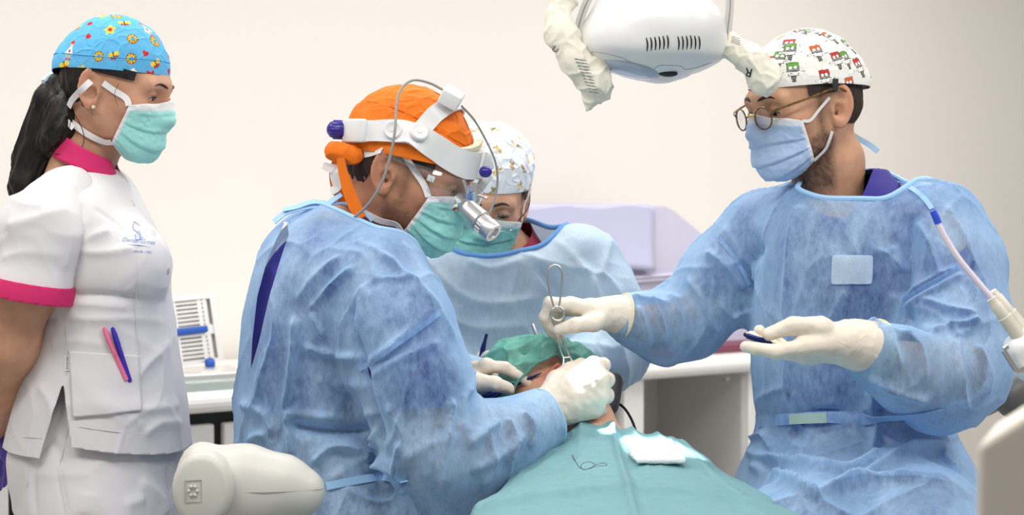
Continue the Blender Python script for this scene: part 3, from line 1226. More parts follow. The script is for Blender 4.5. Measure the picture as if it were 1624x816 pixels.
def make_cap(head, person, rim, hull, paint, mat_='print_cloth', name='surgical_cap', nu=460, nv=120, crumple=0.0015, seed=1, label=None, rim_band=True):
    O = np.array([-0.006, 0, 0.035])
    az = np.linspace(0, 2 * math.pi, nu, endpoint=False)
    t = np.linspace(0, 1, nv)
    A, T = np.meshgrid(az, t, indexing='xy')
    e0 = rim(az)
    el = np.radians(e0[None, :] + (89.5 - e0[None, :]) * T)
    D = np.stack([np.cos(el) * np.cos(A), np.cos(el) * np.sin(A), np.sin(el)], -1).reshape(-1, 3)
    r = bisect(hull, O, D, 0.03, 0.2)
    if crumple:
        f1, f2 = cellnoise(D * 3.2 + vnoise(D * 4, seed)[:, None] * 0.4, seed)
        r = r + crumple * (2.2 * np.exp(-(f2 - f1) / 0.10) - 0.5) * np.clip(T.ravel() * 5, 0, 1) + crumple * vnoise(D * 7, seed + 2)
    P = O + D * r[:, None]
    F = np.array([(j * nu + i, j * nu + (i + 1) % nu, (j + 1) * nu + (i + 1) % nu, (j + 1) * nu + i) for j in range(nv - 1) for i in range(nu)])
    Wp = head.w(P)
    F = np.concatenate([F])
    col = paint(P, Wp) if paint is not None else None
    o = obj(name, Wp, F, mat_, person, col=col)
    solidify(o, 0.0016, -1.0)
    if label:
        o['label'] = label
    return o, Wp, F


def hair_shell(head, person, region, lift=0.004, name='hair', mat_='dark_hair', h=0.003):
    s = Shape()
    s.add(lambda P: (skull_sdf(head.l(P).astype(f32)) - lift) * head.s, 0, [head.C], 0.15 * head.s)
    V, F = s.mesh(h)
    g = region(head.l(V))
    V, F = clip(V, F, g)
    N = normals(V, F)
    V = V + N * (0.0016 * vnoise(V * np.array([200, 200, 60]), 4))[:, None]
    return obj(name, V, F, mat_, person)


def bead(name, loop, r, m, parent, closed=True):
    V, F = tube(loop, r, 8, closed=closed, sub=3)
    return obj(name, V, F, m, parent)


def make_glove(person, wrist, fore, mcps, fingers, thumb, m='latex', name='glove', rw=0.026, rf=0.034, h=0.0017, fr=1.0, lo=None, cuff_len=1.0, bead_mat='latex', spread=None, label=None):
    """gloved hand: metacarpals fan out from the wrist, each finger a chain of its own"""
    s = Shape()
    wrist, fore = np.asarray(wrist), np.asarray(fore)
    ax = norm(fore - wrist)
    mm = [np.asarray(p) for p in mcps]
    mid = sum(mm) / len(mm)
    s.chain([fore, wrist + ax * 0.02, wrist], [rf, rw * 1.05, rw], 0.012)
    for p in mm:
        b = wrist + (p - mid) * 0.35
        s.cone(b, p, rw * 0.62, 0.0125 * fr, 0.014)
    for a, b in zip(mm[:-1], mm[1:]):
        s.cone(a, b, 0.0118 * fr, 0.0118 * fr, 0.006)
        s.cone((a + wrist * 1.0) / 2, (b + wrist) / 2, 0.0135 * fr, 0.0135 * fr, 0.01)
    for i, ch in enumerate(fingers):
        n = len(ch)
        k = (0.92, 1.0, 1.0, 0.86)[i] * fr if len(fingers) == 4 else fr
        rs = [0.0112 * k, 0.0100 * k, 0.0093 * k, 0.0080 * k][:n] if n <= 4 else [0.0105 * k] * n
        s.chain([mm[min(i, len(mm) - 1)]] + [np.asarray(p) for p in ch], [0.0118 * k] + list(np.linspace(0.0108, 0.0082, n) * k), 0.0035, 0.003)
    if thumb is not None:
        th = [np.asarray(p) for p in thumb]
        s.chain([wrist + (th[0] - wrist) * 0.3] + th, [0.018 * fr] + list(np.linspace(0.0150, 0.0095, len(th)) * fr), 0.008, 0.004)
    V, F = s.mesh(h, smooth=2)
    N = normals(V, F)
    dw = np.linalg.norm(V - wrist, axis=1)
    V = V + N * (0.0007 * vnoise(V * 110, 2) + 0.0011 * np.exp(-np.abs(np.subtract(*cellnoise(V * 42, 5))) / 0.06) * np.clip(1.3 - dw / 0.05, 0.1, 1))[:, None]
    g = ((fore - V) @ ax)
    V, F = clip(V, F, g)
    o = obj(name, V, F, m, person)
    if label:
        o['label'] = label
    # rolled edge of the cuff
    u = norm(np.cross(ax, [0.1, 0.2, 1])); w_ = np.cross(ax, u)
    loop = [fore - ax * 0.001 + (u * math.cos(a) + w_ * math.sin(a)) * (rf + 0.0006) for a in np.linspace(0, 2 * math.pi, 20, endpoint=False)]
    v, f = tube(loop, 0.0016, 8, closed=True, sub=2)
    obj('cuff_bead', v, f, bead_mat, o)
    return o, V, F


def cloth(shape, h, folds=(), amp=0.004, freq=(10, 10, 6), seed=1, smooth=2, soft=0.004, extra=None, crease=0.11, gain=1.0):
    """mesh a garment and give it real creases: broad undulation, polygonal crumple, named folds"""
    V, F = shape.mesh(h, smooth=smooth)
    N = normals(V, F)
    fr = np.asarray(freq, float)
    wv = V + 0.02 * np.stack([vnoise(V * 9, seed + i) for i in range(3)], 1)
    f1, f2 = cellnoise(wv * fr, seed)
    a = 0.45 + 0.55 * np.clip(0.5 + vnoise(V * 5, seed + 20), 0, 1)
    disp = amp * a * (1.8 * np.exp(-(f2 - f1) / crease) - 0.5 + 0.5 * (f1 - 0.5)) + soft * vnoise(V * fr * 0.7, seed + 9)
    f1, f2 = cellnoise(wv * fr * 2.3, seed + 3)
    disp += amp * 0.35 * a * (np.exp(-(f2 - f1) / 0.12) - 0.25)
    sf = Surf((V, F)) if folds else None
    for fo in folds:
        pix, am, wd = fo[0], fo[1], fo[2]
        pts, _ = sf.line(pix)
        pts = spline(pts, 5)
        d, t = poly_dist(V, pts, wd * 4)
        m = d < wd * 4
        tp = np.clip(np.minimum(t, 1 - t) * 6 + 0.15, 0, 1)
        disp += np.where(m, gain * am * tp * np.exp(-(d / (0.85 * wd)) ** 1.2), 0)
    if extra is not None:
        disp += extra(V, N)
    V = V + N * disp[:, None]
    V = laplace(V, F, 1, 0.35)
    return V, F


def blob(P, c, r):
    return np.exp(-(np.linalg.norm(P - np.asarray(c), axis=1) / r) ** 2)


def rings_px(rows):
    """torso rings from silhouette rows: (row, left, right, depth centre, half depth)"""
    out = []
    for (py, xl, xr, Y, dY) in rows:
        a, b = W(xl, py, Y), W(xr, py, Y)
        out.append(((a[0] + b[0]) / 2, Y, a[2], (b[0] - a[0]) / 2, dY))
    return out


def strap(name, surf, pix, width, m, parent, lift=0.0015, th=0.001, mirror=None, fallY=None, start=None):
    P, N = surf.line(pix, lift, fallY)
    if start is not None:
        P = np.r_[[start], P]
        N = np.r_[N[:1], N]
    v, f = ribbon(P, N, width, th)
    o = obj(name, v, f, m, parent)
    if mirror is not None:
        q = mirror.l(P); q[:, 1] *= -1
        nn = (N @ mirror.R); nn[:, 1] *= -1
        v, f = ribbon(mirror.w(q), nn @ mirror.R.T, width, th)
        obj(name, v, f, m, parent)
    return o


def proj(V):
    """picture position of points (used to author where a garment is cut open)"""
    d = np.asarray(V) - CAM
    fw = d @ np.array([0, _ct, -_st]); up = d @ np.array([0, _st, _ct])
    return 812 + FPX * d[:, 0] / fw, 408 - FPX * up / fw


def boundary_loops(V, F):
    T = tri(F) if isinstance(F, np.ndarray) else np.array(F)
    E = np.concatenate([T[:, [0, 1]], T[:, [1, 2]], T[:, [2, 0]]])
    k, c = np.unique(E.min(1).astype(np.int64) * 4194304 + E.max(1), return_counts=True)
    k = k[c == 1]
    B = np.stack([k // 4194304, k % 4194304], 1)
    adj = {}
    for a, b in B:
        adj.setdefault(int(a), []).append(int(b)); adj.setdefault(int(b), []).append(int(a))
    seen, loops = set(), []
    for st in adj:
        if st in seen:
            continue
        lp, cur = [st], st
        seen.add(st)
        while True:
            nx = [k for k in adj[cur] if k not in seen]
            if not nx:
                break
            cur = nx[0]
            seen.add(cur)
            lp.append(cur)
        loops.append(V[lp])
    return loops


def loop_near(V, F, c, r, step=0.012):
    """the open edge of a garment around c, evened out"""
    best = None
    for lp in boundary_loops(V, F):
        if len(lp) < 20 or np.linalg.norm(lp.mean(0) - c) > r:
            continue
        if best is None or len(lp) > len(best):
            best = lp
    if best is None:
        return None
    L = np.r_[0, np.cumsum(np.linalg.norm(np.roll(best, -1, 0) - best, axis=1))]
    n = max(int(L[-1] / step), 8)
    t = np.linspace(0, L[-1], n, endpoint=False)
    cl = np.r_[best, best[:1]]
    Q = np.stack([np.interp(t, L, cl[:, k]) for k in range(3)], 1)
    for _ in range(2):
        Q = (np.roll(Q, 1, 0) + 2 * Q + np.roll(Q, -1, 0)) / 4
    return Q


def plane_g(V, a, b, c, up=True):
    n = norm(np.cross(np.asarray(b) - a, np.asarray(c) - a))
    if n[2] < 0:
        n = -n
    return -((V - a) @ n)


def stool(label, c, seat_z, arm=None, name='dental_stool'):
    t = thing(name, label, 'stool', (c[0], c[1], 0))
    x, y = c[0], c[1]
    v, f = lathe((x, y, seat_z - 0.07), (0, 0, 1), [(0, 0.02), (0, 0.15), (0.015, 0.175), (0.05, 0.18), (0.07, 0.165), (0.075, 0.1), (0.075, 0.01)], 32)
    obj('seat', v, f, 'grey_plastic', t)
    v, f = cyl((x, y, 0.08), (x, y, seat_z - 0.06), 0.028, rim=0.003)
    obj('column', v, f, 'steel', t)
    for k in range(5):
        a = k * 2 * math.pi / 5 + 0.3
        e = np.array([x + 0.24 * math.cos(a), y + 0.24 * math.sin(a), 0.065])
        v, f = tube([(x, y, 0.10), e], [0.022, 0.014], 10, sub=1)
        o = obj('base_leg', v, f, 'satin_aluminium', t)
        v, f = cyl(e + (-0.012 * math.sin(a), 0.012 * math.cos(a), -0.037), e + (0.012 * math.sin(a), -0.012 * math.cos(a), -0.037), 0.027, rim=0.004)
        obj('castor', v, f, 'black_plastic', o)
    return t


def legs_shoes(person, hip, knees, feet, m='navy_scrub', r=(0.085, 0.06, 0.045)):
    s = Shape()
    for k, f_ in zip(knees, feet):
        s.chain([hip, k, f_], list(r), 0.03)
    V, F = s.mesh(0.008)
    obj('trousers', V, F, m, person)
    for f_, k in zip(feet, knees):
        d = np.asarray(k) - hip; d[2] = 0; d = norm(d)
        c = np.array([f_[0], f_[1], 0.0])
        s = Shape(); s.chain([c - d * 0.06 + (0, 0, 0.045), c + d * 0.05 + (0, 0, 0.04), c + d * 0.14 + (0, 0, 0.03)], [0.045, 0.045, 0.03], 0.03)
        V, F = s.mesh(0.007)
        V[:, 2] = np.maximum(V[:, 2], 0.002)
        obj('shoe', V, F, 'white_plastic', person)


def clear_mat(name, tint=(1, 1, 1), gloss=0.06, rough=0.03):
    m = bpy.data.materials.new(name)
    m.use_nodes = True
    nt = m.node_tree
    for n in list(nt.nodes):
        nt.nodes.remove(n)
    out = nt.nodes.new('ShaderNodeOutputMaterial')
    tp = nt.nodes.new('ShaderNodeBsdfTransparent'); tp.inputs[0].default_value = (*tint, 1)
    gl = nt.nodes.new('ShaderNodeBsdfGlossy'); gl.inputs['Roughness'].default_value = rough
    fr = nt.nodes.new('ShaderNodeFresnel'); fr.inputs[0].default_value = 1.5
    ma = nt.nodes.new('ShaderNodeMath'); ma.operation = 'MULTIPLY_ADD'; ma.inputs[1].default_value = 1.0; ma.inputs[2].default_value = gloss
    nt.links.new(fr.outputs[0], ma.inputs[0])
    mx = nt.nodes.new('ShaderNodeMixShader')
    nt.links.new(ma.outputs[0], mx.inputs[0]); nt.links.new(tp.outputs[0], mx.inputs[1]); nt.links.new(gl.outputs[0], mx.inputs[2])
    nt.links.new(mx.outputs[0], out.inputs[0])
    MATS[name] = m


clear_mat('clear_plastic', (0.93, 0.93, 0.94), 0.10)
clear_mat('lens_glass', (0.90, 0.88, 0.92), 0.06)

# ================================================================== nurse in white, standing at the left
def nurse():
    Y0 = 0.10
    p = thing('person', 'person in a white tunic with magenta collar and blue patterned cap, standing at left', 'person', tuple(W(150, 1640, Y0) * [1, 1, 0]))
    H = Head(W(181, 151, Y0), -9, 14, scale=0.955, lid=0.35, xs=0.91)
    base = np.array(lin(198, 150, 122))
    b = Shape()
    H.put(b)
    nb = W(122, 300, Y0)
    b.chain([H.w((-0.022, 0, -0.03)), H.w((-0.03, 0, -0.085)), nb], [0.052, 0.047, 0.058], 0.03)
    b.ell(W(135, 400, Y0), (0.07, 0.11, 0.10), k=0.05)
    b.ell(W(150, 600, Y0), (0.08, 0.11, 0.2), k=0.05)
    sh, el, wr = W(72, 345, -0.02), W(14, 545, -0.03), W(-14, 672, 0.13)
    b.chain([sh, W(40, 450, -0.05), el, W(0, 615, 0.05), wr], [0.050, 0.049, 0.043, 0.042, 0.030], 0.03)
    b.chain([W(95, 345, 0.24), W(40, 540, 0.30), W(-8, 660, 0.22)], [0.048, 0.042, 0.032], 0.03)
    V, F = b.mesh(0.0027, smooth=1)
    obj('body', V, F, 'skin', p, col=skin_tint(V, H, base))
    sb = Surf((V, F))
    add_eyes(H, p, brow=0.6, look=(0.0, -0.25))

    # hair: shell under the cap and a long ponytail
    def reg(q):
        x, y, z = q[:, 0], np.abs(q[:, 1]), q[:, 2]
        back = -0.020 - x + 0.10 * np.clip(z - 0.0, 0, 1) - 0.002
        side = np.minimum(z - 0.034, 0.062 - x)
        low = z + 0.075 + 0.1 * (x + 0.05)
        return np.minimum(np.minimum(np.maximum(back, side), low), 0.050 - z)
    hs = hair_shell(H, p, reg, 0.005)
    s = Shape()
    s.chain([H.w((-0.075, 0, 0.035)), W(90, 165, 0.11), W(75, 205, 0.12), W(60, 248, 0.12), W(42, 292, 0.11), W(24, 330, 0.12)], [0.030, 0.034, 0.036, 0.034, 0.026, 0.010], 0.02)
    s.chain([W(108, 140, 0.09), W(102, 172, 0.075), W(98, 204, 0.065), W(78, 228, 0.08)], [0.024, 0.024, 0.022, 0.020], 0.02)
    V, F = s.mesh(0.003)
    N = normals(V, F)
    ax = norm(W(35, 290, .12) - W(90, 150, .11))
    sd_ = np.cross(ax, [0, 1, 0])
    co = np.stack([V @ sd_, V[:, 1], (V @ ax) * 0.06], 1)
    V = V + N * (0.003 * vnoise(co * 130, 3) + 0.002 * vnoise(co * 300, 4))[:, None]
    obj('ponytail', V, F, 'dark_hair', p)
    wisps = [([(126, 178), (136, 205), (132, 232), (112, 246), (88, 244)], 0.0007), ([(190, 131), (186, 150), (193, 168)], 0.0004), ([(118, 170), (120, 192), (112, 215)], 0.0006)]
    for pix, r in wisps:
        P_, _ = sb.line(pix, 0.012, Y0 - 0.05)
        v, f = tube(P_, r, 5)
        obj('hair_strand', v, f, 'dark_hair', p)

    # mask
    teal, white = lin(160, 226, 220), lin(235, 236, 238)
    mk, cn = make_mask(H, p, teal, white)
    strap('mask_strap', sb, [(200, 156), (180, 142), (164, 131)], 0.010, 'mask_tape', mk, 0.003, mirror=H, start=cn['tr'])
    strap('mask_strap', sb, [(143, 131), (128, 142), (120, 156), (115, 168)], 0.010, 'mask_tape', mk, 0.008, fallY=Y0 - 0.05)
    strap('mask_strap', sb, [(165, 222), (140, 212), (118, 196), (106, 182)], 0.010, 'mask_tape', mk, 0.005, mirror=H, start=cn['br'])
    strap('mask_strap', sb, [(102, 150), (106, 170), (112, 190), (122, 204)], 0.009, 'mask_tape', mk, 0.012, fallY=Y0 - 0.03)

    # printed cap
    def hull(Q):
        d = sd_ell(Q, (-0.010, 0, 0.041), (0.105, 0.084, 0.095))
        d = smin(d, sd_ell(Q, (-0.085, 0, 0.030), (0.032, 0.05, 0.03)), 0.04)
        return d
    rng = random.Random(4)

    def paint(P, Wp):
        c = np.tile(np.array(lin(92, 178, 226)), (len(P), 1))
        cen = np.array([-0.006, 0, 0.035])
        dirs = []
        for k in range(150):
            z = rng.uniform(-0.1, 1); a = rng.uniform(0, 2 * math.pi)
            q = math.sqrt(max(1 - z * z, 0))
            d = np.array([q * math.cos(a), q * math.sin(a), z])
            if all(np.linalg.norm(d - e) > 0.24 for e in dirs):
                dirs.append(d)
        Dn = P - cen
        rr = np.linalg.norm(Dn, axis=1)
        Dn /= rr[:, None]
        RED, YEL, WHI, BRN, DK, GRN = lin(196, 36, 50), lin(242, 206, 40), lin(244, 246, 246), lin(150, 70, 40), lin(40, 34, 40), lin(150, 200, 90)
        for i, d in enumerate(dirs):
            m = np.where(Dn @ d > 0.955)[0]
            if not len(m):
                continue
            e1 = norm(np.cross([0, 0, 1], d)); e2 = np.cross(d, e1)
            X = (Dn[m] - d) @ e1 * 0.1; Yy = (Dn[m] - d) @ e2 * 0.1
            a = rng.uniform(-0.6, 0.6)
            x = (X * math.cos(a) + Yy * math.sin(a)) * 1000 * 0.58
            y = (-X * math.sin(a) + Yy * math.cos(a)) * 1000 * 0.58

            def put(mask, col):
                c[m[mask]] = col
            kind = i % 6
            r = np.hypot(x, y)
            an = np.arctan2(y, x)
            if kind == 0:       # flower
                put(r < 5.2 + 1.6 * np.cos(5 * an), RED if i % 12 else YEL)
                put(r < 2.4, YEL if i % 12 else RED)
            elif kind == 1:     # small doll in a dress
                put((np.abs(x) < 1.2 + (4 - y) * 0.55) & (y < 4) & (y > -5), WHI)
                put(np.hypot(x, y + 1) < 1.8, RED)
                put(np.hypot(x, y - 6) < 2.6, lin(238, 196, 160))
                put((np.hypot(x, y - 7.5) < 3.2) & (y > 6.6), RED)
                for lx in (-2, 2):
                    put((np.abs(x - lx) < 0.7) & (y < -5) & (y > -9), YEL)
                    put(np.hypot(x - lx - 0.8, y + 9.5) < 1.4, RED)
            elif kind == 2:     # striped round
                put(r < 6, YEL)
                put((r < 6) & (np.cos(an * 9) > 0.5) & (r > 2.5), DK)
                put((r < 2.4), lin(60, 150, 200))
                put((r > 5.2) & (r < 6.2), BRN)
            elif kind == 3:     # butterfly
                for sx in (-1, 1):
                    put(np.hypot((x - sx * 3.4) / 1.2, y - 1.5) < 2.7, YEL)
                    put(np.hypot((x - sx * 2.6), y + 2) < 1.9, RED)
                put((np.abs(x) < 0.7) & (np.abs(y) < 5), DK)
            elif kind == 4:     # heart
                hx, hy = x / 3.6, (y + 0.8) / 3.6
                put((hx * hx + hy * hy - 0.7) ** 3 - hx * hx * hy ** 3 < 0, RED)
            else:               # cloud and leaves
                put((np.hypot(x - 2, y) < 2.4) | (np.hypot(x + 1.5, y + 0.4) < 2.0) | (np.hypot(x, y - 1.5) < 2.0), WHI)
                put(np.hypot(x + 5, (y - 4) * 2) < 1.6, GRN)
                put(np.hypot(x + 4, (y + 5)) < 1.3, RED)
        return c
    rim = lambda az: 1.0 + 9.0 * np.cos(az) + 2.0 * np.abs(np.sin(az)) - 4 * np.exp(-((np.abs(az - math.pi)) / 0.5) ** 2)
    cap, cv, cf = make_cap(H, p, rim, hull, paint, crumple=0.0007, label='light blue cap printed with small red, yellow and white figures')
    band = []
    for a in np.linspace(0, 2 * math.pi, 40, endpoint=False):
        e = math.radians(float(rim(np.array([a]))[0]) + 14)
        D = np.array([[math.cos(e) * math.cos(a), math.cos(e) * math.sin(a), math.sin(e)]])
        r = bisect(hull, np.array([-0.006, 0, 0.035]), D, 0.03, 0.2)
        band.append(H.w(np.array([-0.006, 0, 0.035]) + D[0] * (r[0] + 0.0004)))
    mat('cap_seam', lin(80, 160, 210), 0.9)
    bead('seam', band, 0.0008, 'cap_seam', cap)
    v, f = tube([H.w((-0.105, 0.01, 0.012)), H.w((-0.125, -0.012, 0.004)), H.w((-0.128, -0.03, -0.006))], [0.006, 0.008, 0.004], 8)
    obj('tie', v, f, 'print_cloth', cap, col=np.tile(lin(200, 224, 234), (len(v), 1)))

    # tunic
    s = Shape()
    s.loft(rings_px([(268, 106, 184, Y0, .060), (285, 86, 200, Y0, .10), (312, 68, 213, Y0, .15), (340, 58, 228, Y0, .17), (380, 62, 250, Y0, .165), (430, 66, 268, Y0, .16),
                     (470, 72, 269, Y0, .15), (520, 62, 275, Y0, .15), (580, 46, 283, Y0, .16), (640, 28, 294, Y0, .175), (740, 6, 306, Y0, .19)]), 2.2)
    s.ell(W(215, 415, 0.02), (0.055, 0.06, 0.058), k=0.05)
    slv = [W(104, 322, 0.02), W(66, 372, -0.035), W(42, 470, -0.06), W(34, 520, -0.06)]
    sr = [0.058, 0.066, 0.061, 0.058]
    slf = [W(110, 330, 0.20), W(70, 470, 0.27), W(65, 520, .27)]
    folds = [
        ([(122, 395), (150, 400), (185, 398), (215, 392)], 0.007, 0.009), ([(125, 385), (150, 372), (175, 365)], 0.006, 0.008),
        ([(108, 470), (150, 468), (205, 474), (262, 478)], -0.010, 0.008), ([(108, 478), (150, 482), (205, 486)], 0.005, 0.009),
        ([(100, 500), (140, 506), (200, 504), (260, 510)], 0.005, 0.009), ([(60, 505), (90, 506)], -0.006, 0.007),
        ([(130, 320), (128, 380), (112, 450), (98, 476)], -0.013, 0.008), ([(105, 300), (125, 318), (130, 350)], -0.006, 0.006),
        ([(0, 300), (30, 320), (70, 330)], 0.005, 0.012), ([(10, 360), (60, 345), (110, 330)], 0.006, 0.012), ([(0, 410), (40, 400), (100, 405)], 0.004, 0.012),
        ([(215, 600), (240, 570), (270, 540)], 0.005, 0.010), ([(205, 640), (240, 650), (285, 640)], 0.006, 0.011), ([(225, 690), (255, 670), (290, 672)], 0.007, 0.012), ([(150, 640), (190, 650), (225, 680)], 0.004, 0.010),
        ([(80, 545), (120, 540), (170, 548)], 0.004, 0.010), ([(60, 610), (80, 640), (85, 690)], 0.004, 0.009),
        ([(150, 330), (180, 350), (212, 372)], -0.003, 0.004), ([(212, 372), (218, 430), (214, 500), (222, 560)], -0.0025, 0.003)]
    V, F = cloth(s, 0.004, folds, amp=0.0022, freq=(9, 9, 7), seed=5, soft=0.003)
    # hem and side slit
    zp = lambda py: W(0, py, Y0 - 0.1)[2]
    xp = lambda px: W(px, 650, Y0 - 0.15)[0]
    hem = V[:, 2] - np.interp(V[:, 0], [xp(0), xp(70), xp(120), xp(190), xp(300)], [zp(712), zp(714), zp(696), zp(708), zp(728)])
    V, F = clip(V, F, hem)
    zz = (zp(597) - V[:, 2]) / (zp(597) - zp(715))
    xl = xp(104) + (xp(68) - xp(104)) * zz; xr = xp(104) + (xp(124) - xp(104)) * zz
    g = np.maximum(-zz * 0.1, np.maximum(xl - V[:, 0], V[:, 0] - xr))
    V, F = clip(V, F, np.where(V[:, 1] < Y0, g, 1.0))
    tu = obj('tunic', V, F, 'white_cloth', p)
    solidify(tu, 0.0022, -1.0)
    st = Surf((V, F))
    # sleeves, each ending in a magenta cuff
    a0 = W(46, 466, -0.06)
    cn_ = norm(np.array([-0.20, 0, -1.0]))
    for pts, rs, org, fo_ in ((slv, sr, a0, [([(0, 300), (30, 320), (70, 330)], 0.006, 0.012), ([(10, 360), (60, 345), (110, 330)], 0.006, 0.012), ([(0, 410), (40, 400), (100, 405)], 0.004, 0.012), ([(110, 330), (112, 380), (100, 430)], 0.004, 0.012)]),
                              (slf, [0.06, 0.06, 0.058], W(75, 466, .27), ())):
        s2 = Shape(); s2.chain(pts, rs, 0.03)
        V2, F2 = cloth(s2, 0.004, fo_, amp=0.0016, freq=(9, 9, 7), seed=8, soft=0.003)
        V2, F2 = clip(V2, F2, -((V2 - org) @ cn_) - 0.02)
        sv = obj('sleeve', V2, F2, 'white_cloth', tu)
        solidify(sv, 0.0022, -1.0)
        s2 = Shape(); s2.chain(pts, [r + 0.0035 for r in rs], 0.03)
        V2, F2 = s2.mesh(0.004)
        V2, F2 = clip(V2, F2, 0.006 - (V2 - org) @ cn_)
        V2, F2 = clip(V2, F2, (V2 - org) @ cn_ + 0.022)
        solidify(obj('cuff', V2, F2, 'magenta_cloth', tu), 0.004, -1.0)
    # standing collar
    V2, F2, rows, cols_ = [], [], 8, 60
    for r in range(rows + 1):
        t = r / rows
        bk = W(86 + 18 * t, 246 - 36 * t, Y0); fr = W(193 - 14 * t, 287 - 32 * t, Y0 - 0.01)
        c = (bk + fr) / 2; axx = (fr - bk) / 2
        for k in range(cols_ + 1):
            th = math.radians(14 + (332) * k / cols_)
            yy = 0.066 - 0.006 * t
            q = c + axx * math.cos(th) + np.array([0, yy * math.sin(th), 0])
            V2.append(q)
    for r in range(rows):
        for k in range(cols_):
            a = r * (cols_ + 1) + k
            F2.append((a, a + 1, a + cols_ + 2, a + cols_ + 1))
    solidify(obj('collar', np.array(V2), F2, 'magenta_cloth', tu), 0.003)
    # snaps, pocket, pens, label, embroidery
    mat('snap', lin(206, 200, 190), 0.35, metal=0.4)
    for (x, y) in ((210, 322), (243, 369), (267, 429)):
        q, n = st.hit(x, y, 0.0, Y0)
        v, f = lathe(q - n * 0.001, n, [(0, 0.001), (0, 0.0058), (0.0018, 0.0055), (0.0024, 0.003), (0.0024, 0.0005)], 16)
        obj('snap', v, f, 'snap', tu)
    # patch pocket
    nx, ny = 20, 18
    V2, F2 = [], []
    for j in range(ny + 1):
        for i in range(nx + 1):
            u, t = i / nx, j / ny
            x = (108 + 112 * u) + 6 * t; y = 553 + 8 * u + (112 - 20 * u) * t
            q, n = st.hit(x, y, 0.003, Y0 - .1)
            V2.append(q)
    V2 = laplace(np.array(V2), np.array([(a, a + 1, a + nx + 2, a + nx + 1) for j in range(ny) for a in range(j * (nx + 1), j * (nx + 1) + nx)]), 3)
    for j in range(ny):
        for i in range(nx):
            a = j * (nx + 1) + i
            F2.append((a, a + nx + 1, a + nx + 2, a + 1))
    solidify(obj('pocket', V2, F2, 'white_cloth', tu), 0.0035)
    # stitched hem line and seams
    for pix in ([(125, 676), (150, 680), (190, 685), (240, 690)], [(20, 693), (45, 693), (66, 694)], [(212, 372), (218, 430), (214, 500), (222, 560)], [(104, 470), (106, 540), (105, 595)], [(108, 556), (160, 560), (220, 561)]):
        P_, _ = st.line(pix, 0.0006, Y0 - .1)
        mat('seam_thread', lin(214, 212, 214), 0.9) if 'seam_thread' not in MATS else None
        v, f = tube(P_, 0.0006, 6)
        obj('seam', v, f, 'seam_thread', tu)
    mat('print_blue', lin(132, 160, 214), 0.8)
    mat('print_dark', lin(110, 112, 130), 0.8)
    lg = obj('logo', *tube(st.line([(221, 358), (213, 352), (211, 362), (219, 370), (222, 378), (216, 380), (215, 372)], 0.0006, Y0)[0], 0.0007, 6), 'print_blue', tu)
    obj('logo', *tube(st.line([(219, 366), (223, 372), (222, 380), (226, 376)], 0.0006, Y0)[0], 0.0006, 6), 'print_blue', tu)
    decal('embroidered_name', st, 'Dental-Gross', 219, 385, 9.5, 0.10, 'print_blue', tu, shear=0.35, fallY=Y0)
    decal('embroidered_year', st, 'desde 1991', 226, 401, 6.5, 0.10, 'print_blue', tu, shear=0.35, fallY=Y0)
    obj('logo_underline', *tube(st.line([(203, 388), (222, 389), (238, 392)], 0.0006, Y0)[0], [0.0002, 0.0008, 0.0002], 6), 'print_blue', tu)
    mat('label_white', lin(226, 226, 230), 0.7)
    q = np.array([st.hit(x, y, 0.0015, Y0 - .1)[0] for x, y in ((103, 562), (111, 562), (111, 588), (103, 588))])
    lb = solidify(obj('care_label', q, [(0, 1, 2, 3)], 'label_white', tu, smooth=False), 0.0008)
    for pix in ([(106, 566), (109, 568), (106, 571), (109, 572)], [(106, 574), (109, 576), (107, 579)], [(109, 580), (107, 583), (109, 585)]):
        obj('care_label_print', *tube([st.hit(x, y, 0.0026, Y0 - .1)[0] for x, y in pix], 0.0006, 5), 'print_dark', lb)

    # trousers
    s = Shape()
    s.loft(rings_px([(560, 75, 255, Y0, .11), (640, 40, 280, Y0, .15), (715, 17, 287, Y0, .175), (760, 22, 288, Y0, .175), (830, 40, 292, Y0, .17), (900, 55, 285, Y0, .165)]), 2.2)
    for xx, yy in ((150, 0.0), (175, 0.2)):
        a = W(xx, 820, yy); k_ = W(xx + 5, 1180, yy); f_ = W(xx - 5, 1610, yy)
        s.chain([a, k_, f_], [0.10, 0.068, 0.055], 0.03)
    fl = [([(100, 740), (82, 700), (60, 720), (52, 770), (55, 816)], -0.006, 0.006), ([(112, 640), (104, 690), (92, 740)], -0.004, 0.005), ([(92, 740), (98, 780), (105, 816)], -0.005, 0.004),
          ([(140, 780), (135, 816)], 0.006, 0.014), ([(220, 760), (255, 790), (262, 816)], 0.007, 0.012), ([(200, 800), (230, 790)], 0.006, 0.01), ([(265, 740), (270, 780)], -0.006, 0.01)]
    V, F = cloth(s, 0.005, fl, amp=0.002, freq=(8, 8, 6), seed=11, soft=0.003)
    tr_ = obj('trousers', V, F, 'white_cloth', p)
    so = Surf((V, F))
    for pix in ([(104, 600), (112, 655), (95, 735), (92, 742)], [(92, 742), (98, 780), (106, 816)], [(42, 716), (44, 760), (42, 772)], [(265, 816), (262, 790)]):
        P_, _ = so.line(pix, 0.0006, Y0 - .1)
        v, f = tube(P_, 0.0007, 6)
        obj('seam', v, f, 'seam_thread', tr_)
    # shoes
    for xx, yy in ((150, 0.0), (175, 0.2)):
        c = W(xx, 1610, yy); c[2] = 0
        s = Shape()
        s.chain([c + (-0.06, 0, 0.045), c + (0.05, -0.01, 0.04), c + (0.14, -0.03, 0.03)], [0.045, 0.045, 0.03], 0.03)
        s.ops.append(('i', None, 0)) if False else None
        V, F = s.mesh(0.006)
        V[:, 2] = np.maximum(V[:, 2], 0.002)
        obj('shoe', V, F, 'white_plastic', p)
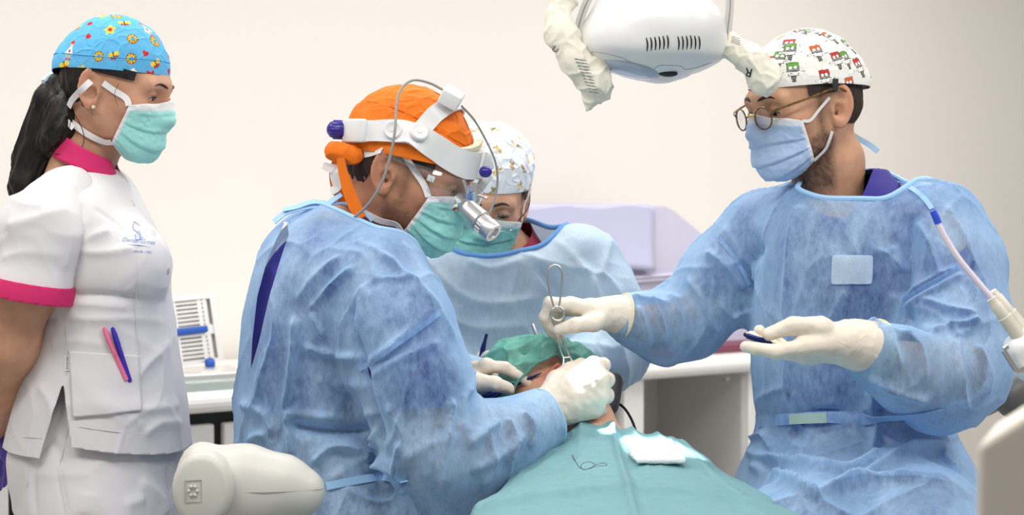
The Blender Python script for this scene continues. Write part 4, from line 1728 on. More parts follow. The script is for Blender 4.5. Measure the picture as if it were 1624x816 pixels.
    # purple gloves clasped behind the back
    wr = W(-14, 672, 0.15); fo = W(-6, 640, 0.10)
    make_glove(p, wr, fo, [W(-14, 712, .17), W(-4, 716, .18), W(5, 716, .20), W(12, 712, .22)],
               [[W(-16, 742, .18), W(-14, 765, .2)], [W(-4, 748, .19), W(-4, 772, .21)], [W(6, 745, .21), W(4, 766, .22)], [W(14, 735, .23), W(11, 754, .23)]],
               [W(4, 690, .14), W(9, 706, .13), W(9, 722, .13)], m='purple_nitrile', bead_mat='purple_nitrile', rw=0.028, rf=0.036)
    make_glove(p, W(-8, 668, 0.24), W(0, 640, 0.23), [W(-4, 700, .24), W(3, 702, .245), W(9, 700, .255), W(14, 694, .265)],
               [[W(-6, 725, .24), W(-8, 742, .23)], [W(3, 728, .245), W(0, 748, .24)], [W(9, 724, .255), W(8, 744, .25)], [W(15, 715, .265), W(14, 732, .265)]],
               None, m='purple_nitrile', bead_mat='purple_nitrile', rw=0.028, rf=0.036)
    # ear stud
    q, n = sb.hit(147, 169, 0.001)
    e = thing('stud_earring', 'small round pearl stud in the ear of the nurse', 'earring', tuple(q))
    V, F = sphere_grid(14, 10)
    mat('pearl', lin(226, 214, 190), 0.2)
    obj('pearl', V * 0.0034 + q + n * 0.002, F, 'pearl', e)
    mat('gold', lin(190, 150, 70), 0.25, metal=1.0)
    v, f = lathe(q - n * 0.001, n, [(0, 0.0005), (0, 0.0038), (0.0012, 0.0038), (0.0014, 0.001)], 14)
    obj('setting', v, f, 'gold', e)
    # two pens in the pocket
    for (x0, y0, x1, y1, c, nm) in ((164, 517, 181, 561, lin(232, 120, 160), 'pink'), (177, 517, 190, 562, lin(62, 44, 176), 'violet')):
        mat('pen_' + nm, c, 0.35)
        P_, N_ = st.line([(x0, y0), (x1, y1)], 0.006, Y0 - .1)
        d = norm(P_[1] - P_[0])
        t = thing('pen', f'{nm} capped pen clipped in the white tunic pocket', 'pen', tuple(P_[1]), 'pens in the tunic pocket')
        v, f = lathe(P_[0], d, [(0, 0.0012), (0.0015, 0.003), (0.012, 0.0042), (0.03, 0.0044), (0.031, 0.0040), (0.09, 0.0040), (0.092, 0.001)], 14)
        obj('cap', v, f, 'pen_' + nm, t)
        n = N_[0]
        v, f = ribbon([P_[0] + n * 0.004 + d * 0.004, P_[0] + n * 0.0062 + d * 0.02, P_[0] + n * 0.006 + d * 0.043, P_[0] + n * 0.0045 + d * 0.047], [n] * 4, [0.003, 0.004, 0.003, 0.001], 0.0012)
        obj('clip', v, f, 'pen_' + nm, t)


nurse()

# ================================================================== dentist with orange cap, seated, seen from his right side
def dentist():
    Y0 = 0.05
    p = thing('person', 'person in an orange cap and blue gown with head loupes, bending over the patient', 'person', (float(W(520, 800, Y0)[0]), Y0, 0))
    H = Head(W(640, 282, Y0), -11, 20, scale=1.02, lid=0.8)
    base = np.array(lin(190, 138, 108))
    b = Shape()
    H.put(b)
    b.chain([H.w((-0.016, 0, -0.035)), H.w((-0.036, 0, -0.085)), W(535, 395, 0.07)], [0.051, 0.056, 0.070], 0.03)
    b.ell(W(530, 480, 0.07), (0.10, 0.14, 0.13), k=0.05)
    b.ell(W(510, 650, 0.06), (0.10, 0.13, 0.2), k=0.05)
    rs_ = [W(600, 445, -0.09), W(650, 600, -0.14), W(690, 722, -0.16), W(778, 700, -0.11), W(850, 662, -0.055)]
    b.chain(rs_, [0.056, 0.050, 0.043, 0.040, 0.029], 0.03)
    ls_ = [W(570, 440, 0.22), W(655, 620, 0.20), W(735, 602, 0.11)]
    b.chain(ls_, [0.052, 0.044, 0.030], 0.03)
    V, F = b.mesh(0.0027, smooth=1)
    obj('body', V, F, 'skin', p, col=skin_tint(V, H, base, beard=0.55))
    sb = Surf((V, F))
    add_eyes(H, p, look=(0.0, -0.5), brow=0.8)

    def reg(q):
        x, y, z = q[:, 0], np.abs(q[:, 1]), q[:, 2]
        back = np.minimum(-0.040 - x + 0.25 * (z + 0.02), z + 0.030)
        side = np.minimum(z - 0.030, 0.058 - x)
        return np.maximum(back, side)
    hair_shell(H, p, reg, 0.002, mat_='brow_hair')

    # mask
    teal, white = lin(158, 224, 218), lin(235, 236, 238)
    mk, cn = make_mask(H, p, teal, white, pleats=4, white_top=0.09)
    strap('mask_strap', sb, [(672, 292), (654, 264), (642, 246)], 0.010, 'mask_tape', mk, 0.004, mirror=H, start=cn['tr'])
    strap('mask_strap', sb, [(606, 240), (585, 243), (563, 247), (545, 250)], 0.012, 'mask_tape', mk, 0.003, mirror=H)
    strap('mask_strap', sb, [(630, 353), (605, 348), (580, 338), (560, 325), (540, 315)], 0.010, 'mask_tape', mk, 0.005, mirror=H, start=cn['br'])
    for pix in ([(538, 262), (530, 275), (535, 295), (524, 305)], [(512, 262), (522, 266), (532, 270), (538, 285)]):
        P_ = np.array([W(x, y, -0.01) for x, y in pix])
        v, f = ribbon(P_, [norm((-0.3, -1, 0.2))] * 4, [0.010, 0.014, 0.016, 0.010], 0.003)
        obj('mask_tie', v, f, 'mask_tape', mk)

    # orange cap, knot and tail
    def hull(Q):
        return sd_ell(Q, (-0.010, 0, 0.047), (0.106, 0.085, 0.098))
    rim = lambda az: -4.0 + 9.0 * np.cos(az) + 3.0 * np.abs(np.sin(az))
    cap, cv, cf = make_cap(H, p, rim, hull, None, mat_='orange_cloth', nu=320, nv=110, crumple=0.0011, seed=3, label='plain orange cloth cap')
    O = np.array([-0.006, 0, 0.035])

    def on_cap(azd, eld, lift=0.0005):
        a, e = math.radians(azd), math.radians(eld)
        D = np.array([[math.cos(e) * math.cos(a), math.cos(e) * math.sin(a), math.sin(e)]])
        return H.w(O + D[0] * (bisect(hull, O, D, 0.03, 0.2)[0] + lift))
    mat('orange_seam', lin(206, 96, 6), 0.9)
    for path in ([(-180, 20), (-150, 34), (-110, 42), (-70, 40), (-30, 30), (0, 26), (30, 30), (70, 40), (110, 42), (150, 34)], [(0, 28), (0, 50), (0, 75), (180, 75), (180, 45)], [(0, 18), (-30, 17), (-55, 19)]):
        v, f = tube([on_cap(*q) for q in path], 0.0009, 6)
        obj('seam', v, f, 'orange_seam', cap)
    s = Shape()
    k0 = W(541, 243, -0.015)
    s.ell(k0, (0.020, 0.014, 0.016), k=0.01).ell(k0 + (-0.013, 0, 0.004), (0.014, 0.012, 0.014), k=0.006).ell(k0 + (0.020, 0, -0.004), (0.014, 0.012, 0.016), k=0.006)
    V, F = cloth(s, 0.0025, amp=0.003, freq=(40, 40, 40), seed=2, soft=0.001)
    obj('knot', V, F, 'orange_cloth', cap)
    pt = [(540, 250), (544, 272), (552, 300), (562, 325), (572, 346)]
    v, f = ribbon([W(x, y, -0.035) for x, y in pt], [norm((-0.2 + 0.12 * i, -1, 0.1)) for i in range(5)], [0.012, 0.014, 0.019, 0.020, 0.018], 0.002)
    obj('tie_tail', v, f, 'orange_cloth', cap)
    pt = [(535, 250), (530, 275), (535, 300), (548, 322)]
    v, f = ribbon([W(x, y, 0.0) for x, y in pt], [norm((-0.2, -1, 0.1))] * 4, [0.012, 0.016, 0.018, 0.016], 0.002)
    obj('tie_tail', v, f, 'orange_cloth', cap)

    # scrubs under the gown
    s = Shape()
    s.loft(rings_px([(350, 490, 590, .06, .09), (390, 450, 625, .06, .15), (430, 422, 636, .06, .172), (500, 402, 645, .06, .172), (620, 396, 645, .06, .17), (740, 400, 660, .06, .18), (860, 410, 690, .06, .18)]), 2.3)
    s.chain([W(595, 440, -0.08), W(648, 590, -0.135), W(664, 650, -0.145), W(668, 690, -0.15)], [0.072, 0.068, 0.062, 0.060], 0.03)
    s.chain([W(570, 440, 0.21), W(640, 590, 0.2)], [0.07, 0.062], 0.03)
    V, F = cloth(s, 0.006, amp=0.003, seed=9)
    V, F = clip(V, F, np.where(np.abs(V[:, 1] + 0.145) < 0.09, V[:, 2] - (W(660, 640, -0.14)[2] + 0.1 * (V[:, 0] - W(660, 640, -.14)[0])), 1.0))
    nk = plane_g(V, W(505, 345, 0.1), W(590, 372, -0.02), W(650, 415, 0.06))
    V, F = clip(V, F, nk)
    obj('scrubs', V, F, 'navy_scrub', p)

    # gown
    s = Shape()
    s.loft(rings_px([(318, 512, 592, .06, .075), (345, 472, 612, .06, .12), (380, 434, 640, .06, .17), (430, 410, 652, .06, .19), (500, 391, 662, .06, .19), (560, 386, 662, .06, .19),
                     (610, 383, 662, .06, .187), (650, 376, 668, .06, .195), (690, 378, 680, .06, .2), (740, 386, 700, .06, .21), (816, 398, 740, .05, .225), (940, 400, 800, .04, .26)]), 2.3)
    arm = [W(598, 448, -0.09), W(628, 520, -0.125), W(655, 600, -0.15), W(690, 705, -0.165), W(720, 728, -0.155), W(790, 700, -0.11), W(845, 672, -0.07), W(868, 660, -0.06)]
    s.chain(arm, [0.085, 0.086, 0.083, 0.076, 0.073, 0.060, 0.046, 0.043], 0.035, 0.03)
    s.chain([W(570, 445, 0.21), W(655, 620, 0.19), W(742, 602, 0.10)], [0.082, 0.07, 0.044], 0.035)
    for a in ((690, 900, -0.12), (730, 900, 0.14)):
        s.cone(W(560, 850, 0.05), W(*a), 0.13, 0.11, 0.06)
    folds = [
        ([(491, 492), (525, 455), (560, 422)], 0.008, 0.006), ([(494, 495), (515, 535)], 0.007, 0.006), ([(470, 480), (500, 440), (540, 405)], 0.005, 0.008),
        ([(571, 585), (630, 545), (696, 497)], 0.007, 0.004), ([(575, 575), (632, 535), (690, 486)], 0.005, 0.004), ([(580, 600), (640, 566), (700, 540)], 0.004, 0.006),
        ([(556, 470), (553, 524), (571, 588), (590, 663), (606, 720)], -0.008, 0.012), ([(575, 450), (566, 500), (556, 530)], 0.007, 0.007),
        ([(467, 503), (467, 556), (451, 652)], 0.010, 0.006), ([(483, 551), (520, 560), (563, 570)], 0.008, 0.005), ([(500, 600), (540, 610), (580, 612)], 0.004, 0.010),
        ([(451, 655), (515, 663), (590, 660)], 0.012, 0.007), ([(455, 672), (515, 682), (590, 684)], -0.012, 0.010), ([(456, 658), (464, 722)], 0.009, 0.006), ([(494, 738), (531, 706), (595, 722)], 0.010, 0.007),
        ([(595, 680), (600, 722), (580, 745)], 0.009, 0.006), ([(520, 764), (579, 727), (632, 748)], 0.010, 0.007), ([(640, 700), (632, 740), (650, 780)], 0.008, 0.008),
        ([(718, 631), (710, 690), (704, 770)], 0.009, 0.006), ([(745, 560), (742, 620), (735, 690)], 0.006, 0.007), ([(610, 640), (640, 690), (650, 730)], 0.006, 0.008),
        ([(740, 706), (762, 688), (790, 672)], 0.008, 0.006), ([(745, 745), (790, 720), (830, 690)], 0.007, 0.007), ([(800, 665), (812, 695), (800, 735)], 0.007, 0.006), ([(825, 655), (842, 680), (838, 710)], 0.007, 0.005), ([(770, 690), (776, 740), (765, 770)], 0.006, 0.006),
        ([(640, 430), (690, 480), (722, 540)], 0.005, 0.008), ([(600, 400), (640, 430), (655, 470)], 0.004, 0.007), ([(430, 440), (440, 520), (420, 600), (405, 650)], 0.007, 0.007),
        ([(384, 640), (420, 655), (440, 690)], 0.007, 0.008), ([(560, 380), (600, 395), (632, 420)], 0.004, 0.006), ([(395, 700), (425, 690), (450, 735)], 0.007, 0.008)]
    V, F = cloth(s, 0.0037, folds, amp=0.0036, freq=(7.5, 7.5, 5), seed=21, soft=0.009, gain=2.1, crease=0.06)
    # neck opening, sleeve end, gap down the back
    nk = plane_g(V, W(500, 332, 0.1), W(585, 362, -0.02), W(650, 405, 0.06))
    V, F = clip(V, F, np.where(np.linalg.norm(V - W(560, 345, 0.06), axis=1) < 0.17, nk, 1.0))
    we = arm[-1]; wd = norm(arm[-1] - arm[-3])
    V, F = clip(V, F, np.where(np.linalg.norm(V - we, axis=1) < 0.09, -((V - we) @ wd) - 0.004 + 0.006 * vnoise(V * 60, 3), 1.0))
    px, py = proj(V)
    lft = np.interp(py, [355, 372, 410, 470, 540, 585], [450, 442, 424, 408, 400, 398])
    rgt = np.interp(py, [355, 372, 410, 470, 540, 585], [456, 458, 445, 427, 411, 398])
    V, F = clip(V, F, np.where((py > 350) & (py < 600) & (px < 470) & (V[:, 1] < 0.08), np.maximum(lft - px, px - rgt) / 1000, 1.0))
    gw = obj('gown', V, F, 'blue_gown', p)
    lp = loop_near(V, F, W(560, 355, 0.06), 0.12)
    if lp is not None:
        bead('neck_binding', lp, 0.004, 'gown_binding', gw)
    lp = loop_near(V, F, we, 0.05, 0.008)
    if lp is not None:
        bead('sleeve_edge', lp, 0.0015, 'gown_binding', gw)
    sg = Surf((V, F))
    strap('waist_tie', sg, [(518, 770), (550, 763), (585, 758), (612, 757), (640, 762)], 0.012, 'gown_binding', gw, 0.003, fallY=-0.1)
    for pix in ([(571, 585), (600, 566), (630, 545), (665, 520), (696, 497)],):
        strap('seam_strip', sg, pix, 0.007, 'blue_gown', gw, 0.0022)
    # bow of the neck ties
    for pix, wd_ in (([(520, 322), (500, 326), (475, 330), (452, 338), (434, 352)], 0.012), ([(520, 322), (495, 320), (470, 328), (448, 332)], 0.010), ([(515, 328), (530, 316), (542, 308)], 0.010),
                     ([(520, 324), (545, 322), (572, 332), (590, 350)], 0.007), ([(505, 326), (480, 340), (462, 352)], 0.008)):
        P_ = np.array([W(x, y, -0.02 + 0.00012 * (x - 500)) for x, y in pix])
        v, f = ribbon(P_, [norm((0.1 * math.sin(i), -0.6, 0.8)) for i in range(len(pix))], wd_, 0.0015)
        obj('neck_tie', v, f, 'gown_binding', gw)

    # gloves
    make_glove(p, W(864, 650, -0.052), W(838, 668, -0.064),
               [W(942, 580, -0.045), W(951, 602, -0.055), W(951, 626, -0.055), W(942, 648, -0.045)],
               [[W(956, 578, -0.022), W(952, 584, 0.006), W(928, 592, 0.012)], [W(962, 602, -0.030), W(958, 606, 0.0), W(932, 610, 0.010)],
                [W(961, 627, -0.030), W(956, 629, -0.002), W(930, 630, 0.008)], [W(951, 650, -0.022), W(947, 651, 0.0), W(924, 648, 0.006)]],
               [W(884, 604, -0.005), W(905, 588, 0.02), W(922, 578, 0.035)], rw=0.031, rf=0.037, fr=1.2, label='white latex glove, hand closed')
    make_glove(p, W(738, 600, 0.09), W(708, 604, 0.12),
               [W(772, 580, 0.045), W(768, 594, 0.085), W(764, 612, 0.115), W(757, 629, 0.13)],
               [[W(802, 583, 0.05), W(826, 598, 0.055), W(839, 609, 0.06)], [W(800, 603, 0.10), W(812, 624, 0.08), W(813, 640, 0.06)],
                [W(792, 624, 0.12), W(796, 643, 0.09), W(783, 651, 0.06)], [W(778, 640, 0.12), W(774, 653, 0.09), W(762, 656, 0.07)]],
               [W(756, 606, 0.01), W(784, 608, 0.005), W(807, 616, 0.02)], rw=0.028, rf=0.033, label='white latex glove holding an instrument')
    # trousers and stool
    hip = W(520, 980, 0.05)
    legs_shoes(p, hip, [W(715, 1000, -0.12), W(730, 1000, 0.16)], [np.array([-0.14, -0.15, 0.06]), np.array([-0.12, 0.2, 0.06])])
    # the stool with its arm support
    st = stool('grey dental stool with a rounded arm support behind the person in the orange cap', (W(520, 980, 0.05)[0], 0.05), float(hip[2]) - 0.09)
    YA = -0.33
    s = Shape()
    s.chain([W(330, 745, YA), W(390, 756, YA), W(450, 766, YA), W(486, 775, YA)], [0.036, 0.042, 0.036, 0.024], 0.02)
    s.chain([W(335, 780, YA), W(400, 790, YA), W(470, 790, YA)], [0.040, 0.036, 0.026], 0.03)
    s.ell(W(316, 775, YA + .01), (0.028, 0.036, 0.062), k=0.02)
    V, F = s.mesh(0.003, smooth=3)
    ar = obj('arm_support', V, F, 'grey_plastic', st)
    mat('grey_seam', lin(176, 174, 168), 0.6)
    sa = Surf((V, F))
    P_, _ = sa.line([(360, 779), (400, 780), (450, 779), (500, 776), (514, 773)], 0.0003, YA)
    obj('mould_seam', *tube(P_, 0.0007, 6), 'grey_seam', ar)
    hc = W(322, 776, YA - 0.062)
    v, f = lathe(hc + (0, 0.03, 0), (-0.06, -1, 0.02), [(0, 0.02), (0, 0.041), (0.028, 0.041), (0.034, 0.038), (0.038, 0.032), (0.038, 0.001)], 40)
    v[:, 2] = hc[2] + (v[:, 2] - hc[2]) * 1.22
    hb = obj('hub', v, f, 'grey_plastic', ar)
    so_ = Surf((v, np.array([q for q in f if len(q) == 4])), )
    # moulded emblem: small square with a blossom
    e0 = hc + (-0.012, -0.0085, 0.0)
    sq = [e0 + (a * 0.011, 0, b_ * 0.015) for a, b_ in ((-1, -1), (1, -1), (1, 1), (-1, 1))]
    v, f = tube(sq, 0.0007, 6, closed=True, sub=1)
    obj('emblem_frame', v, f, 'grey_seam', hb)
    for k in range(6):
        a = k * math.pi / 3
        V, F = sphere_grid(8, 6)
        obj('emblem_dot', V * 0.0026 + e0 + (0.0055 * math.cos(a), 0.0, 0.0065 * math.sin(a)), F, 'grey_plastic', hb)
    v, f = tube([W(330, 830, YA + .02), W(345, 960, YA + .06), (float(W(520, 980, 0.05)[0]) - 0.02, -0.05, float(hip[2]) - 0.13)], [0.022, 0.018, 0.018], 12)
    obj('arm_post', v, f, 'grey_plastic', st)

    # ---------------- head loupes with lamp
    t = thing('headlight_loupes', 'white headband with violet knobs and a silver lamp worn over the orange cap', 'headlight', tuple(H.C))
    sc = Surf((cv, cf), )

    def capline(pix, lift):
        return sc.line(pix, lift, -0.04)
    P_, N_ = capline([(566, 208), (595, 208), (625, 208), (655, 214), (690, 232)], 0.004)
    e1, e2, e3, e4 = W(716, 250, -0.028), W(742, 262, -0.012), W(764, 262, 0.018), W(772, 262, 0.046)
    Pb = np.r_[P_, [e1, e2, e3, e4]]
    nl = H.dirw
    Nb = np.r_[N_, [norm(nl((0.25, -1, 0.1))), norm(nl((0.5, -1, 0.1))), norm(nl((1, -0.6, 0.1))), norm(nl((1, 0, 0.1)))]]
    wd = [0.033, 0.033, 0.036, 0.038, 0.040, 0.042, 0.044, 0.042, 0.042]
    v, f = ribbon(Pb, Nb, wd, 0.0045)
    hb = obj('headband', v, f, 'white_plastic', t)
    q = H.l(Pb); q[:, 1] *= -1
    nn = Nb @ H.R; nn[:, 1] *= -1
    v, f = ribbon(H.w(q), nn @ H.R.T, wd, 0.0045)
    obj('headband', v, f, 'white_plastic', t)
    # foam pad behind the forehead part
    mat('foam', lin(226, 220, 196), 0.9)
    v, f = ribbon([W(700, 228, -0.03), W(730, 240, -0.012), W(752, 236, 0.012), W(760, 226, 0.04)], [norm(nl((0.6, -1, 0))), norm(nl((0.8, -0.8, 0))), norm(nl((1, -0.4, 0))), norm(nl((1, 0, 0)))], 0.012, 0.010)
    obj('foam_pad', v, f, 'foam', hb)
    # rear clip and violet knob
    a, b_ = W(548, 207, 0.0), W(577, 207, -0.03)
    v, f = boxm((a + b_) / 2, (np.linalg.norm(b_ - a) / 2, 0.008, 0.0185), basis(b_ - a, (0, 0, 1)), 0.003)
    obj('clip', v, f, 'white_plastic', t)
    kd = norm(W(518, 205, 0.01) - W(548, 206, 0.0))
    v, f = lathe(W(549, 206, 0.0), kd, [(0, 0.013), (0.004, 0.0148), (0.018, 0.0150), (0.026, 0.0125), (0.031, 0.007), (0.032, 0.0005)], 32)
    kn = obj('adjusting_knob', v, f, 'purple_plastic', t)
    for k in range(10):
        an = k * 2 * math.pi / 10
        u_ = norm(np.cross(kd, (0, 0, 1))); w_ = np.cross(kd, u_)
        rr = u_ * math.cos(an) + w_ * math.sin(an)
        v, f = tube([W(549, 206, 0.0) + kd * 0.005 + rr * 0.0147, W(549, 206, 0.0) + kd * 0.020 + rr * 0.0147], 0.0013, 6, sub=1)
        obj('grip_rib', v, f, 'purple_plastic', kn)
    # pivot discs
    for (x, y, r) in ((625, 207, 0.0145), (663, 213, 0.0145)):
        qn, n = sc.hit(x, y, 0.004, -0.04)
        v, f = lathe(qn, n, [(0, 0.002), (0, r), (0.006, r), (0.0075, r - 0.0015), (0.0075, r - 0.004), (0.0068, r - 0.005), (0.0068, 0.004), (0.0078, 0.0035), (0.0078, 0.0002)], 32)
        obj('pivot_disc', v, f, 'white_plastic', t)
    # over-head strap with the cable box
    P_, N_ = capline([(663, 211), (676, 196), (688, 182)], 0.005)
    q = H.l(P_); q2 = q[::-1].copy(); q2[:, 1] *= -1
    nn = N_ @ H.R; n2 = nn[::-1].copy(); n2[:, 1] *= -1
    d0 = norm(q[-1] - O); d1 = d0 * np.array([1, -1, 1])
    Dm = np.array([norm(d0 + (d1 - d0) * k) for k in (0.2, 0.35, 0.5, 0.65, 0.8)])
    top = O + Dm * (bisect(hull, O, Dm, 0.03, 0.2) + 0.006)[:, None]
    v, f = ribbon(H.w(np.r_[q, top, q2]), np.r_[nn, Dm, n2] @ H.R.T, 0.028, 0.004)
    obj('top_strap', v, f, 'white_plastic', t)
    bx0 = W(716, 155, -0.012)
    R = basis(W(733, 160, 0.0) - W(705, 145, 0.0), (-0.5, -0.2, 1))
    v, f = boxm(bx0, (0.0165, 0.020, 0.0125), R, 0.003)
    cb = obj('cable_box', v, f, 'white_plastic', t)
    mat('cable_grey', lin(150, 150, 150), 0.4)
    v, f = tube([W(702, 142, -0.02), W(680, 131, -0.03), W(655, 127, -0.05), W(637, 140, -0.07), (W(629, 165, -0.085)), W(626, 210, -0.10), W(617, 255, -0.10), W(603, 295, -0.095), W(583, 325, -0.08), W(562, 344, -0.06), W(545, 352, -0.04)], 0.0021, 10)
    obj('cable', v, f, 'cable_grey', t)
    v, f = tube([W(732, 168, -0.01), W(752, 190, 0.01), W(772, 225, 0.03), W(786, 258, 0.04), W(789, 290, 0.04), W(784, 318, 0.03), W(775, 340, 0.02)], 0.0018, 10)
    obj('cable', v, f, 'cable_grey', t)
    # front plate, hinge knob, bracket and lamp
    fp = Shape()
    fp.chain([W(752, 262, 0.02), W(766, 248, 0.03), W(776, 262, 0.035)], [0.010, 0.010, 0.008], 0.01)
    fp.cone(W(768, 248, 0.03), W(768, 285, 0.03), 0.008, 0.008, 0.01)
    V, F = fp.mesh(0.0025, smooth=2)
    obj('front_plate', V, F, 'white_plastic', t)
    V, F = sphere_grid(20, 14)
    kc = W(770, 272, -0.006)
    o_ = obj('hinge_knob', V * np.array([0.0105, 0.0105, 0.0095]) + kc, F, 'purple_plastic', t)
    v, f = ribbon([W(775, 276, 0.03), W(762, 296, 0.03), W(746, 317, 0.03)], [norm((0, -1, 0))] * 3, [0.018, 0.015, 0.013], 0.007)
    bk = obj('bracket', v, f, 'light_grey_plastic', t)
    v, f = cyl(W(755, 306, 0.02), W(773, 315, 0.012), 0.0026, rim=0.0006)
    obj('hinge_pin', v, f, 'steel', bk)
    for xx in (744, 750):
        v, f = cyl(W(xx, 314, 0.028), W(xx, 314, 0.024), 0.0022)
        obj('screw', v, f, 'black_plastic', bk)
    la, lb = W(724, 316, 0.012), W(783, 370, -0.03)
    d = norm(lb - la); Ln = np.linalg.norm(lb - la)
    v, f = lathe(la, d, [(0, 0.002), (0, 0.0140), (0.002, 0.0158), (Ln * 0.64, 0.0182), (Ln * 0.655, 0.0172), (Ln * 0.66, 0.0145), (Ln * 0.80, 0.0145), (Ln * 0.81, 0.0165), (Ln * 0.97, 0.0165), (Ln, 0.0150), (Ln, 0.010), (Ln - 0.004, 0.009), (Ln - 0.004, 0.0002)], 36)
    lm = obj('lamp_housing', v, f, 'satin_aluminium', t)
    hl = bpy.data.lights.new('headlight_beam', 'SPOT')
    hl.energy, hl.spot_size, hl.spot_blend, hl.shadow_soft_size = 60.0, math.radians(13), 0.35, 0.006
    ho = bpy.data.objects.new('headlight_beam', hl)
    COL.objects.link(ho)
    ho.location = lb + d * 0.004
    ho.rotation_euler = Vector(W(934, 594, -0.06) - lb).to_track_quat('-Z', 'Y').to_euler()
    u_ = norm(np.cross(d, (0, 0, 1))); w_ = np.cross(d, u_)
    for k in range(14):
        an = k * 2 * math.pi / 14
        rr = u_ * math.cos(an) + w_ * math.sin(an)
        v, f = boxm(la + d * (Ln * 0.73) + rr * 0.0152, (Ln * 0.06, 0.0011, 0.0012), basis(d, rr))
        obj('cooling_fin', v, f, 'satin_aluminium', lm, smooth=False)
    # safety glasses: clear wraparound lens and side arm
    g = thing('safety_glasses', 'clear wraparound safety glasses worn under the head loupes', 'glasses', tuple(H.w((0.1, 0, 0.01))))
    V2, F2 = [], []
    nu, nv = 36, 12
    for j in range(nv + 1):
        for i in range(nu + 1):
            a = math.radians(-78 + 156 * i / nu); tt = j / nv
            z = 0.032 - 0.052 * tt * (1 - 0.35 * (abs(a) / 1.36) ** 3)
            bul = 0.010 * math.sin(tt * math.pi)
            V2.append((0.042 + (0.078 + bul) * math.cos(a), (0.074 + bul * 0.6) * math.sin(a), z + 0.002))
    for j in range(nv):
        for i in range(nu):
            a = j * (nu + 1) + i
            F2.append((a, a + 1, a + nu + 2, a + nu + 1))
    obj('lens', H.w(np.array(V2)), F2, 'clear_plastic', g)
    for sgn in (-1, 1):
        v, f = ribbon(H.w(np.array([(0.060, sgn * 0.074, 0.026), (0.03, sgn * 0.080, 0.029), (0.0, sgn * 0.083, 0.031), (-0.03, sgn * 0.082, 0.026)])), [H.dirw((0, sgn, 0))] * 4, [0.018, 0.010, 0.007, 0.006], 0.002)
        obj('side_arm', v, f, 'clear_plastic', g)
        v, f = boxm(H.w((0.060, sgn * 0.0755, 0.020)), (0.006, 0.002, 0.005), H.R, 0.001)
        obj('hinge', v, f, 'light_grey_plastic', g)
    return H


HD = dentist()

